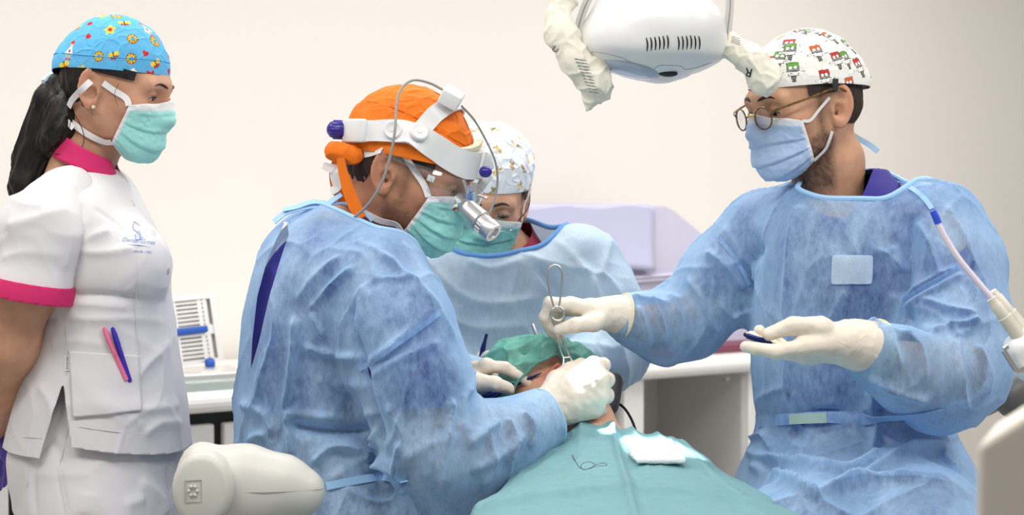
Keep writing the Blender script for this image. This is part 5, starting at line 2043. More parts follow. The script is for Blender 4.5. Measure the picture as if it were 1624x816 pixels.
# ================================================================== doctor in glasses, seated at the right
def doctor():
    Y0 = 0.10
    p = thing('person', 'person with round glasses and white printed cap, in a blue gown, sitting at right', 'person', (float(W(1400, 800, Y0)[0]), Y0, 0))
    H = Head(W(1278, 177, Y0), 206, 11, scale=1.0, lid=0.9, xs=0.93)
    base = np.array(lin(206, 158, 128))
    b = Shape()
    H.put(b)
    b.chain([H.w((-0.012, 0, -0.04)), H.w((-0.030, 0, -0.09)), W(1314, 345, 0.13)], [0.050, 0.054, 0.060], 0.03)
    b.ell(W(1342, 430, 0.12), (0.11, 0.09, 0.09), k=0.04)
    b.ell(W(1345, 560, 0.12), (0.13, 0.10, 0.2), k=0.05)
    b.chain([W(1480, 385, 0.0), W(1505, 480, -0.05), W(1515, 585, -0.10), W(1450, 586, -0.155), W(1372, 552, -0.205)], [0.055, 0.048, 0.040, 0.034, 0.027], 0.03)
    b.chain([W(1215, 375, 0.17), W(1150, 450, 0.19), W(1095, 512, 0.19), W(1042, 517, 0.16), W(972, 500, 0.10)], [0.052, 0.044, 0.036, 0.030, 0.024], 0.03)
    V, F = b.mesh(0.0027, smooth=1)
    obj('body', V, F, 'skin', p, col=skin_tint(V, H, base, beard=0.85, beard_col=(0.05, 0.034, 0.025)))
    sb = Surf((V, F))
    add_eyes(H, p, look=(0.0, -0.5), brow=0.75)

    def reg(q):
        x, y, z = q[:, 0], np.abs(q[:, 1]), q[:, 2]
        back = np.minimum(-0.026 - x + 0.22 * (z + 0.01), z + 0.062 + 0.3 * (x + 0.06))
        side = np.minimum(z - 0.028, 0.045 - x)
        burn = np.minimum(np.minimum(0.030 - x, x - 0.012), z + 0.02)
        return np.minimum(np.maximum(back, side), 0.06 - z)
    hair_shell(H, p, reg, 0.004, mat_='brow_hair')

    blue, white = lin(184, 208, 243), lin(236, 238, 244)
    mk, cn = make_mask(H, p, blue, white, pleats=3)
    strap('mask_strap', sb, [(1283, 190), (1298, 172), (1314, 154)], 0.005, 'mask_tape', mk, 0.004, mirror=H, start=cn['tl'])
    strap('mask_strap', sb, [(1306, 236), (1313, 222), (1318, 208)], 0.005, 'mask_tape', mk, 0.004, mirror=H, start=cn['bl'])

    # printed cap
    def hull(Q):
        d = sd_ell(Q, (-0.010, 0, 0.041), (0.107, 0.086, 0.093))
        return smin(d, sd_ell(Q, (-0.07, 0, 0.03), (0.04, 0.06, 0.035)), 0.04)
    rim = lambda az: 0.0 + 9.0 * np.cos(az) + 4.0 * np.abs(np.sin(az)) ** 2
    O = np.array([-0.006, 0, 0.035])
    # where the motifs sit: read on the cap itself
    base_s = Shape(); base_s.add(lambda P: hull(H.l(P).astype(f32)) * H.s, 0, [H.w((0, 0, 0.04))], 0.16)
    bv, bf = base_s.mesh(0.006)
    sc = Surf((bv, bf))
    RED, ORA, GRN = lin(206, 44, 44), lin(222, 100, 40), lin(104, 168, 62)
    spots = [(1250, 72, RED), (1297, 85, ORA), (1343, 96, GRN), (1258, 115, GRN), (1309, 126, RED), (1347, 138, ORA), (1216, 105, ORA), (1214, 72, GRN), (1272, 50, RED), (1318, 60, ORA), (1352, 76, RED), (1364, 108, RED), (1240, 52, GRN), (1290, 51, GRN)]
    dirs = [(norm(H.l(sc.hit(x, y, 0)[0][None])[0] - O), c) for x, y, c in spots]
    rng = random.Random(2)
    for k in range(400):
        z = rng.uniform(-0.1, 1); a = rng.uniform(0, 2 * math.pi); q = math.sqrt(1 - z * z)
        d = np.array([q * math.cos(a), q * math.sin(a), z])
        if all(np.linalg.norm(d - e) > 0.40 for e, _ in dirs):
            dirs.append((d, (RED, ORA, GRN)[k % 3]))

    def paint(P, Wp):
        c = np.tile(np.array(lin(238, 237, 232)), (len(P), 1))
        Dn = P - O
        Dn /= np.linalg.norm(Dn, axis=1)[:, None]
        INK, GRY = lin(60, 58, 60), lin(150, 148, 146)
        for d, hue in dirs:
            m = np.where(Dn @ d > 0.93)[0]
            if not len(m):
                continue
            e1 = norm(np.cross([0, 0, 1], d)); e2 = np.cross(d, e1)
            x = (Dn[m] - d) @ e1 * 68; y = (Dn[m] - d) @ e2 * 68

            def put(mask, col):
                c[m[mask]] = col
            # a toothed crown on a screw: coloured block, two eyes, wide brim, threaded stem
            put((np.abs(x) < 7.4) & (y > 1.2) & (y < 12.2), INK)
            put((np.abs(x) < 6.6) & (y > 1.8) & (y < 11.6), hue)
            put((np.abs(x) < 6.6) & (y > 1.8) & (y < 4.2), GRY)
            for ex in (-2.9, 2.9):
                put(np.hypot(x - ex, y - 5.8) < 2.7, INK)
                put(np.hypot(x - ex, y - 5.8) < 2.1, lin(246, 246, 244))
            put((np.abs(y) < 1.4 - np.abs(x) * 0.03) & (np.abs(x) < 14), INK)
            put((np.abs(y) < 0.9) & (np.abs(x) < 13), lin(244, 243, 240))
            put((np.abs(x) < 6.2) & (y < -1) & (y > -4.2), INK)
            put((np.abs(x) < 5.4) & (y < -1) & (y > -3.6), lin(240, 238, 236))
            put((np.abs(x) < 3.3 + 0.16 * (y + 4)) & (y <= -4.0) & (y > -11), INK)
            put((np.abs(x) < 2.5) & (y <= -4.2) & (y > -10) & (((y * 0.62) % 1.0) > 0.5), GRY)
        return c
    cap, cv, cf = make_cap(H, p, rim, hull, paint, crumple=0.0008, seed=6, nu=520, nv=140, label='white cap printed with small red, orange and green figures')
    sc = Surf((cv, cf))
    lb = np.array([sc.hit(x, y, 0.001)[0] for x, y in ((1320, 125), (1329, 125), (1329, 144), (1320, 144))])
    solidify(obj('label', lb, [(0, 3, 2, 1)], 'black_plastic', cap, smooth=False), 0.001)
    v, f = tube([sc.hit(1324.5, y, 0.0018)[0] for y in (129, 134, 140)], [0.0006, 0.0016, 0.0006], 8)
    obj('label_mark', v, f, 'white_plastic', cap)
    mat('green_tie', lin(34, 130, 78), 0.7)
    v, f = ribbon([W(1366, 132, 0.16), W(1374, 124, 0.17), W(1378, 119, 0.17)], [norm((0.3, -1, 0))] * 3, 0.011, 0.002)
    obj('tie', v, f, 'green_tie', cap)

    # scrubs
    s = Shape()
    s.loft(rings_px([(268, 1292, 1400, .15, .08), (300, 1255, 1430, .14, .12), (340, 1232, 1462, .12, .13), (420, 1222, 1470, .11, .13), (560, 1216, 1475, .11, .135), (690, 1215, 1490, .10, .14), (800, 1210, 1500, .1, .16)]), 2.4)
    s.chain([W(1470, 385, 0.01), W(1500, 470, -0.04), W(1510, 520, -.07)], [0.062, 0.060, 0.058], 0.03)
    s.chain([W(1220, 375, 0.17), W(1160, 440, 0.18)], [0.068, 0.060], 0.03)
    V, F = cloth(s, 0.006, amp=0.003, seed=19)
    # v-neck: two planes meeting at the front
    n0 = W(1330, 330, 0.0)
    cN = H.w((-0.03, 0, -0.1))
    gv = plane_g(V, W(1335, 372, -0.05), W(1266, 290, 0.1), W(1380, 240, 0.22))
    gv2 = plane_g(V, W(1335, 372, -0.05), W(1375, 285, 0.06), W(1372, 240, 0.2))
    V, F = clip(V, F, np.where(np.linalg.norm(V - W(1335, 310, 0.1), axis=1) < 0.2, np.maximum(gv, gv2), 1.0))
    sc_ = obj('scrubs', V, F, 'navy_scrub', p)

    # gown
    s = Shape()
    s.loft(rings_px([(272, 1285, 1405, .14, .085), (295, 1250, 1430, .13, .125), (325, 1218, 1468, .12, .15), (360, 1203, 1490, .11, .16), (420, 1196, 1498, .10, .165), (500, 1193, 1500, .10, .165), (580, 1192, 1500, .10, .165),
                     (640, 1200, 1500, .10, .16), (672, 1210, 1498, .10, .155), (720, 1196, 1525, .08, .18), (780, 1170, 1560, .05, .22), (880, 1140, 1600, .02, .26)]), 2.5)
    arm = [W(1470, 372, 0.01), W(1498, 430, -0.02), W(1512, 510, -0.06), W(1516, 580, -0.10), W(1490, 600, -0.125), W(1440, 585, -0.165), W(1400, 565, -0.19), W(1366, 549, -0.208)]
    s.chain(arm, [0.085, 0.084, 0.080, 0.074, 0.070, 0.054, 0.036, 0.028], 0.035, 0.03)
    rarm = [W(1215, 375, 0.17), W(1150, 440, 0.19), W(1092, 505, 0.195), W(1050, 520, 0.17), W(1012, 508, 0.13), W(976, 499, 0.10)]
    s.chain(rarm, [0.080, 0.072, 0.068, 0.058, 0.043, 0.029], 0.035, 0.03)
    for a in ((1270, 900, -0.22), (1480, 905, -0.26)):
        s.cone(W(1380, 810, 0.03), W(*a), 0.13, 0.12, 0.05)
    folds = [
        ([(1269, 328), (1257, 383), (1247, 506)], 0.008, 0.006), ([(1213, 393), (1186, 417), (1194, 479)], -0.011, 0.014), ([(1446, 338), (1439, 424), (1432, 472)], -0.010, 0.011),
        ([(1432, 475), (1470, 450), (1518, 424)], 0.007, 0.005), ([(1439, 489), (1480, 462), (1528, 434)], 0.006, 0.005), ([(1388, 397), (1410, 405), (1429, 421)], 0.006, 0.006), ([(1415, 390), (1424, 412), (1432, 431)], 0.006, 0.006),
        ([(1466, 475), (1505, 490), (1542, 500)], 0.008, 0.006), ([(1439, 500), (1449, 520), (1473, 530)], -0.010, 0.008), ([(1538, 441), (1545, 480), (1542, 520)], 0.006, 0.006), ([(1475, 530), (1510, 522), (1550, 512)], 0.008, 0.006),
        ([(1150, 360), (1180, 410), (1196, 450)], 0.007, 0.007), ([(1120, 400), (1150, 420), (1180, 460)], 0.007, 0.007), ([(1090, 440), (1110, 470), (1125, 510), (1140, 530)], 0.007, 0.006), ([(1060, 465), (1075, 500), (1090, 545)], 0.008, 0.006),
        ([(1030, 475), (1045, 505), (1055, 545)], 0.007, 0.006), ([(1010, 485), (1022, 515), (1030, 550)], 0.006, 0.005), ([(1000, 470), (1040, 478), (1080, 470)], 0.006, 0.006), ([(1140, 480), (1165, 500), (1190, 490)], 0.006, 0.007),
        ([(1400, 525), (1412, 548), (1425, 580)], 0.006, 0.005), ([(1425, 530), (1450, 555), (1460, 600)], 0.007, 0.006), ([(1380, 590), (1420, 610), (1470, 630)], 0.007, 0.006), ([(1500, 540), (1515, 600), (1525, 640)], 0.008, 0.006), ([(1545, 550), (1560, 590), (1555, 625)], 0.007, 0.006),
        ([(1375, 610), (1382, 650), (1388, 690), (1384, 735)], 0.009, 0.006), ([(1395, 675), (1415, 710), (1445, 722)], 0.007, 0.006), ([(1210, 655), (1300, 652), (1400, 652), (1490, 655)], -0.008, 0.006),
        ([(1194, 719), (1240, 740), (1285, 752), (1388, 744), (1491, 719)], 0.014, 0.008), ([(1314, 777), (1388, 760), (1450, 727), (1500, 710)], 0.012, 0.008), ([(1290, 790), (1360, 775), (1440, 768), (1530, 790)], 0.012, 0.009), ([(1195, 740), (1250, 770), (1300, 800)], 0.012, 0.008),
        ([(1200, 700), (1215, 690), (1230, 720)], 0.007, 0.006), ([(1487, 720), (1500, 745), (1515, 760)], 0.008, 0.006), ([(1340, 460), (1320, 500), (1318, 560)], 0.004, 0.007), ([(1388, 450), (1384, 520), (1392, 590)], 0.005, 0.006), ([(1450, 350), (1475, 390), (1490, 440)], 0.006, 0.007), ([(1500, 330), (1530, 380), (1545, 430)], 0.005, 0.007)]
    V, F = cloth(s, 0.0037, folds, amp=0.0034, freq=(7.5, 7.5, 5), seed=33, soft=0.009, gain=2.0, crease=0.06)
    nk = plane_g(V, W(1325, 318, -0.03), W(1262, 291, 0.08), W(1421, 284, 0.10))
    V, F = clip(V, F, np.where(np.linalg.norm(V - W(1340, 285, 0.12), axis=1) < 0.155, nk, 1.0))
    for ch in (arm, rarm):
        we = ch[-1]; wd = norm(ch[-1] - ch[-2])
        V, F = clip(V, F, np.where(np.linalg.norm(V - we, axis=1) < 0.075, -((V - we) @ wd) + 0.002, 1.0))
    gw = obj('gown', V, F, 'blue_gown', p)
    lp = loop_near(V, F, W(1340, 290, 0.1), 0.12)
    if lp is not None:
        bead('neck_binding', lp, 0.0045, 'gown_binding', gw)
    sg = Surf((V, F))
    strap('waist_tie', sg, [(1205, 668), (1250, 664), (1310, 662), (1370, 664), (1430, 658), (1496, 652)], 0.018, 'blue_gown', gw, 0.004, fallY=-0.05)
    mat('tie_tape', lin(150, 176, 170), 0.7)
    strap('tape', sg, [(1256, 664), (1285, 664), (1312, 663)], 0.016, 'tie_tape', gw, 0.0062, fallY=-0.05)
    V2, F2 = [], []
    for j in range(9):
        for i in range(9):
            V2.append(sg.hit(1316 + 72 * i / 8 - 2 * j / 8, 402 + 51 * j / 8, 0.003)[0])
    V2 = laplace(np.array(V2), np.array([(a, a + 1, a + 10, a + 9) for j in range(8) for a in range(9 * j, 9 * j + 8)]), 3)
    for j in range(8):
        for i in range(8):
            a = j * 9 + i
            F2.append((a, a + 9, a + 10, a + 1))
    obj('chest_patch', V2, F2, 'gown_patch', gw)
    for pix in ([(1434, 474), (1455, 461), (1475, 449), (1497, 437), (1518, 424)], [(1140, 378), (1160, 400), (1175, 425), (1188, 452)]):
        strap('seam_strip', sg, pix, 0.007, 'blue_gown', gw, 0.0022)
    # neck ties
    v, f = ribbon([W(1338, 206, 0.17), W(1362, 220, 0.16), W(1380, 230, 0.15), W(1392, 240, 0.14)], [norm((-0.2, -1, 0.3))] * 4, 0.009, 0.0015)
    obj('neck_tie', v, f, 'gown_binding', gw)
    P_, N_ = sg.line([(1421, 288), (1445, 300), (1465, 315), (1478, 332)], 0.003, 0.0)
    v, f = ribbon(P_, N_, 0.008, 0.0015)
    obj('neck_tie', v, f, 'gown_binding', gw)

    # gloves
    mat('glove_cuff_edge', lin(236, 226, 186), 0.5)
    make_glove(p, W(966, 497, 0.095), W(990, 500, 0.105),
               [W(908, 486, 0.055), W(905, 483, 0.085), W(911, 486, 0.112), W(922, 492, 0.132)],
               [[W(874, 482, 0.045), W(863, 503, 0.05), W(873, 523, 0.06)], [W(872, 480, 0.085), W(864, 508, 0.10), W(878, 533, 0.105)],
                [W(880, 486, 0.12), W(874, 518, 0.13), W(884, 546, 0.125)], [W(890, 494, 0.14), W(884, 524, 0.15), W(892, 548, 0.145)]],
               [W(942, 511, 0.05), W(913, 515, 0.03), W(886, 522, 0.035)], rw=0.028, rf=0.036, bead_mat='glove_cuff_edge', label='white latex glove gripping a steel instrument')
    make_glove(p, W(1342, 543, -0.225), W(1388, 553, -0.195),
               [W(1272, 550, -0.268), W(1270, 557, -0.24), W(1275, 562, -0.212), W(1286, 564, -0.186)],
               [[W(1228, 557, -0.28), W(1200, 553, -0.28), W(1182, 549, -0.275)], [W(1230, 557, -0.245), W(1205, 545, -0.25), W(1192, 533, -0.25)],
                [W(1235, 556, -0.212), W(1213, 540, -0.22), W(1204, 524, -0.225)], [W(1248, 553, -0.186), W(1228, 538, -0.19), W(1219, 528, -0.2)]],
               [W(1302, 519, -0.25), W(1258, 516, -0.262), W(1220, 529, -0.262)], rw=0.033, rf=0.043, fr=1.05, bead_mat='glove_cuff_edge', label='white latex glove, palm up')

    hip = W(1400, 960, 0.08)
    legs_shoes(p, hip, [W(1290, 1000, -0.22), W(1500, 1000, -0.26)], [np.array([0.42, -0.15, 0.06]), np.array([0.68, -0.2, 0.06])])
    stool('round grey stool under the person with glasses at right', (float(hip[0]), 0.08), float(hip[2]) - 0.09)

    # glasses
    g = thing('eyeglasses', 'round tortoiseshell eyeglasses on the person with the printed white cap', 'glasses', tuple(H.w((0.11, 0, 0))))
    mat('tortoise', lin(120, 88, 44), 0.2, noise=(180, 0.6))
    mat('gold_wire', lin(196, 164, 84), 0.25, metal=0.9)
    ang = np.linspace(0, 2 * math.pi, 30, endpoint=False)
    for sgn in (-1, 1):
        c = np.array([0.114, sgn * 0.031, 0.006])
        yaw = -sgn * 0.10
        ring = np.stack([-np.abs(np.cos(ang)) * 0.0 - sgn * np.cos(ang) * 0.018 * math.sin(0.2) , np.cos(ang) * 0.0185, np.sin(ang) * 0.0175], 1) + c
        rw = H.w(ring)
        v, f = tube(rw, 0.0014, 8, closed=True, sub=2)
        obj('rim', v, f, 'tortoise', g)
        V2 = np.r_[[H.w(c)], H.w((ring - c) * 0.97 + c)]
        obj('lens', V2, [(0, 1 + i, 1 + (i + 1) % 30) for i in range(30)], 'lens_glass', g, smooth=False)
        v, f = tube(H.w(np.array([(0.111, sgn * 0.049, 0.012), (0.104, sgn * 0.060, 0.018), (0.06, sgn * 0.080, 0.026), (0.0, sgn * 0.086, 0.034), (-0.022, sgn * 0.085, 0.026), (-0.034, sgn * 0.083, 0.008)])), [0.0022, 0.0022, 0.0017, 0.0017, 0.002, 0.002], 8)
        obj('temple', v, f, 'tortoise', g)
        V2, F2 = sphere_grid(8, 6)
        obj('nose_pad', H.w(V2 * np.array([0.002, 0.0015, 0.004]) + (0.112, sgn * 0.011, -0.002)), F2, 'lens_glass', g)
    v, f = tube(H.w(np.array([(0.115, -0.013, 0.009), (0.118, 0, 0.013), (0.115, 0.013, 0.009)])), 0.0015, 8)
    obj('bridge', v, f, 'gold_wire', g)
    return H


HR = doctor()

# ================================================================== assistant behind the patient
def assistant():
    Y0 = 0.50
    p = thing('person', 'person in a pale blue gown and teddy-print cap, looking down behind the patient', 'person', (float(W(780, 700, Y0)[0]), Y0, 0))
    H = Head(W(768, 322, Y0), 272, 20, roll=-6, scale=0.98, lid=1.0)
    b = Shape()
    H.put(b)
    b.chain([H.w((-0.022, 0, -0.03)), H.w((-0.03, 0, -0.09)), W(785, 420, Y0 + 0.05)], [0.052, 0.048, 0.06], 0.03)
    b.ell(W(800, 480, Y0 + 0.02), (0.13, 0.09, 0.12), k=0.05)
    b.ell(W(805, 640, Y0 + 0.02), (0.12, 0.09, 0.2), k=0.05)
    b.chain([W(925, 440, 0.47), W(975, 560, 0.40), W(920, 575, 0.27)], [0.048, 0.040, 0.028], 0.03)
    b.chain([W(690, 440, 0.47), W(680, 610, 0.40), W(745, 598, 0.26)], [0.048, 0.040, 0.028], 0.03)
    V, F = b.mesh(0.003, smooth=1)
    obj('body', V, F, 'skin', p, col=skin_tint(V, H, np.array(lin(206, 158, 130))))
    sb = Surf((V, F))
    add_eyes(H, p, look=(0.0, -0.6), brow=0.7)

    def reg(q):
        x, z = q[:, 0], q[:, 2]
        return np.minimum(np.minimum(np.maximum(-0.012 - x, np.minimum(z - 0.03, 0.05 - x)), z + 0.085), 0.066 - z)
    hair_shell(H, p, reg, 0.005)
    s = Shape(); s.chain([H.w((0.0, -0.06, -0.03)), W(718, 375, 0.46), W(712, 395, 0.45)], [0.02, 0.018, 0.004], 0.01)
    V, F = s.mesh(0.003)
    obj('hair_lock', V, F, 'dark_hair', p)
    teal, white = lin(144, 216, 208), lin(226, 236, 234)
    mk, cn = make_mask(H, p, teal, white, pleats=3)
    for k1, sg_ in (('tl', 1), ('tr', -1)):
        v, f = ribbon([cn[k1], H.w((0.03, sg_ * 0.076, 0.02)), H.w((-0.01, sg_ * 0.088, 0.035))], [H.dirw((0.2, sg_, 0))] * 3, 0.010, 0.001)
        obj('mask_strap', v, f, 'mask_tape', mk)
    for k1, sg_ in (('bl', 1), ('br', -1)):
        v, f = ribbon([cn[k1], H.w((0.0, sg_ * 0.074, -0.05)), H.w((-0.04, sg_ * 0.066, -0.04))], [H.dirw((0.1, sg_, 0))] * 3, 0.010, 0.001)
        obj('mask_strap', v, f, 'mask_tape', mk)

    def hull(Q):
        d = sd_ell(Q, (-0.010, 0, 0.044), (0.106, 0.084, 0.093))
        return smin(d, sd_ell(Q, (-0.04, 0, 0.08), (0.08, 0.075, 0.06)), 0.05)
    rng = random.Random(8)
    dirs = []
    for k in range(400):
        z = rng.uniform(-0.1, 1); a = rng.uniform(0, 2 * math.pi); q = math.sqrt(1 - z * z)
        d = np.array([q * math.cos(a), q * math.sin(a), z])
        if all(np.linalg.norm(d - e) > 0.27 for e in dirs):
            dirs.append(d)

    def paint(P, Wp):
        c = np.tile(np.array(lin(224, 232, 240)), (len(P), 1))
        Dn = P - np.array([-0.006, 0, 0.035])
        Dn /= np.linalg.norm(Dn, axis=1)[:, None]
        cols = [lin(222, 192, 120), lin(206, 170, 110), lin(232, 206, 150), lin(150, 150, 96)]
        for i, d in enumerate(dirs):
            m = np.where(Dn @ d > 0.96)[0]
            e1 = norm(np.cross([0, 0, 1], d)); e2 = np.cross(d, e1)
            X = (Dn[m] - d) @ e1 * 100; Y_ = (Dn[m] - d) @ e2 * 100
            a = rng.uniform(-0.7, 0.7)
            x, y = X * math.cos(a) + Y_ * math.sin(a), -X * math.sin(a) + Y_ * math.cos(a)

            def put(mask, col):
                c[m[mask]] = col
            hue = cols[i % 4]
            put(np.hypot(x, (y + 4) * 0.9) < 5.2, hue)          # body
            put(np.hypot(x, y - 4) < 4.2, hue)                  # head
            for sx in (-1, 1):
                put(np.hypot(x - sx * 3.6, y - 7.2) < 1.8, lin(150, 110, 66))
                put(np.hypot(x - sx * 4.6, y + 2.5) < 1.9, hue)
                put(np.hypot(x - sx * 1.5, y - 4.6) < 0.6, lin(60, 44, 36))
            put(np.hypot(x, y + 4.2) < 2.8, (lin(232, 190, 180), lin(120, 160, 190), lin(240, 226, 190))[i % 3])
            put(np.hypot(x, (y - 2.8)) < 1.2, lin(110, 78, 56))
        return c
    rim = lambda az: 2.0 + 9.0 * np.cos(az) + 2.0 * np.abs(np.sin(az))
    make_cap(H, p, rim, hull, paint, crumple=0.0016, seed=9, nu=420, nv=110, label='white cap printed with small tan teddy figures')

    # clear glasses
    g = thing('eyeglasses', 'thin clear eyeglasses on the person in the teddy-print cap', 'glasses', tuple(H.w((0.11, 0, 0))))
    ang = np.linspace(0, 2 * math.pi, 24, endpoint=False)
    for sgn in (-1, 1):
        c = np.array([0.116, sgn * 0.034, 0.008])
        ring = np.stack([-sgn * np.cos(ang) * 0.006, np.cos(ang) * 0.026, np.sin(ang) * 0.017], 1) + c
        v, f = tube(H.w(ring), 0.0009, 6, closed=True, sub=2)
        obj('rim', v, f, 'clear_plastic', g)
        obj('lens', np.r_[[H.w(c)], H.w((ring - c) * 0.97 + c)], [(0, 1 + i, 1 + (i + 1) % 24) for i in range(24)], 'lens_glass', g, smooth=False)
        v, f = tube(H.w(np.array([(0.110, sgn * 0.060, 0.012), (0.06, sgn * 0.080, 0.022), (-0.01, sgn * 0.086, 0.03)])), 0.0012, 6)
        obj('temple', v, f, 'clear_plastic', g)
    v, f = tube(H.w(np.array([(0.116, -0.009, 0.012), (0.120, 0, 0.014), (0.116, 0.009, 0.012)])), 0.001, 6)
    obj('bridge', v, f, 'clear_plastic', g)

    s = Shape()
    s.loft(rings_px([(350, 735, 842, Y0 + .03, .075), (368, 705, 878, Y0 + .02, .11), (405, 680, 925, Y0, .14), (480, 668, 955, Y0, .15), (600, 665, 965, Y0, .155), (760, 655, 980, Y0, .17), (900, 650, 990, Y0, .2)]), 2.4)
    larm = [W(915, 425, 0.46), W(950, 490, 0.43), W(968, 550, 0.40), W(945, 575, 0.33), W(912, 574, 0.265)]
    rarm = [W(700, 440, 0.46), W(684, 540, 0.42), W(688, 600, 0.38), W(745, 600, 0.275)]
    s.chain(larm, [0.085, 0.078, 0.066, 0.055, 0.042], 0.04)
    s.chain(rarm, [0.082, 0.074, 0.064, 0.042], 0.04)
    folds = [([(850, 420), (890, 470), (920, 540)], -0.012, 0.010), ([(880, 380), (930, 430), (960, 490)], 0.007, 0.008), ([(840, 400), (860, 450), (900, 480)], 0.007, 0.008), ([(930, 500), (960, 530), (985, 560)], 0.007, 0.007),
             ([(690, 430), (740, 470), (800, 480), (860, 470)], 0.006, 0.01), ([(700, 500), (760, 520), (840, 515)], 0.006, 0.01), ([(740, 410), (780, 425), (830, 410)], 0.005, 0.008)]
    V, F = cloth(s, 0.005, folds, amp=0.0045, freq=(8, 8, 6), seed=41, soft=0.006, gain=1.4)
    nk = plane_g(V, W(784, 394, Y0 - 0.09), W(728, 368, Y0), W(840, 350, Y0 + 0.02))
    V, F = clip(V, F, np.where(np.linalg.norm(V - W(785, 375, Y0 + 0.02), axis=1) < 0.15, nk, 1.0))
    gw = obj('gown', V, F, 'pale_gown', p)
    lp = loop_near(V, F, W(785, 375, Y0), 0.14)
    mat('deep_binding', lin(96, 150, 210), 0.8)
    if lp is not None:
        bead('neck_binding', lp, 0.005, 'deep_binding', gw)
    mat('crimson_cloth', lin(150, 40, 60), 0.85)
    s = Shape()
    s.loft(rings_px([(335, 742, 832, Y0 + .04, .06), (375, 722, 852, Y0 + .04, .075), (420, 700, 890, Y0 + .03, .10), (640, 690, 940, Y0, .12)]), 2.4)
    V, F = s.mesh(0.008)
    V, F = clip(V, F, plane_g(V, W(790, 425, Y0 - 0.09), W(733, 392, Y0), W(838, 362, Y0 + 0.02)))
    obj('tunic', V, F, 'crimson_cloth', p)

    # gloved hands
    make_glove(p, W(752, 592, 0.25), W(728, 600, 0.275), [W(776, 572, 0.20), W(772, 580, 0.225), W(768, 590, 0.245), W(762, 600, 0.26)],
               [[W(792, 566, 0.17), W(788, 572, 0.15)], [W(792, 580, 0.20), W(790, 592, 0.18)], [W(788, 592, 0.22), W(784, 604, 0.20)], [W(780, 602, 0.24), W(776, 612, 0.22)]],
               [W(760, 578, 0.20), W(766, 568, 0.175), W(776, 564, 0.16)], label='white latex glove beside the patient cap', h=0.002)
    make_glove(p, W(905, 572, 0.26), W(925, 574, 0.29), [W(880, 560, 0.21), W(876, 566, 0.235), W(878, 574, 0.255), W(882, 582, 0.27)],
               [[W(866, 552, 0.18), W(858, 556, 0.165)], [W(858, 560, 0.21), W(852, 568, 0.19)], [W(860, 572, 0.23), W(854, 580, 0.21)], [W(866, 582, 0.25), W(862, 590, 0.23)]],
               [W(888, 552, 0.22), W(874, 545, 0.19), W(862, 546, 0.175)], label='white latex glove steadying a mirror', h=0.002)
    hip = W(800, 900, Y0)
    s = Shape()
    for sx in (-1, 1):
        s.chain([hip + (sx * 0.08, 0, 0), hip + (sx * 0.09, 0, -0.45), np.array([hip[0] + sx * 0.09, Y0, 0.07])], [0.10, 0.07, 0.055], 0.03)
    V, F = s.mesh(0.008)
    obj('trousers', V, F, 'white_cloth', p)
    for sx in (-1, 1):
        c = np.array([hip[0] + sx * 0.09, Y0, 0.0])
        s = Shape(); s.chain([c + (0, 0.05, 0.045), c + (0, -0.06, 0.04), c + (0, -0.14, 0.03)], [0.045, 0.045, 0.03], 0.03)
        V, F = s.mesh(0.007); V[:, 2] = np.maximum(V[:, 2], 0.002)
        obj('shoe', V, F, 'white_plastic', p)


assistant()

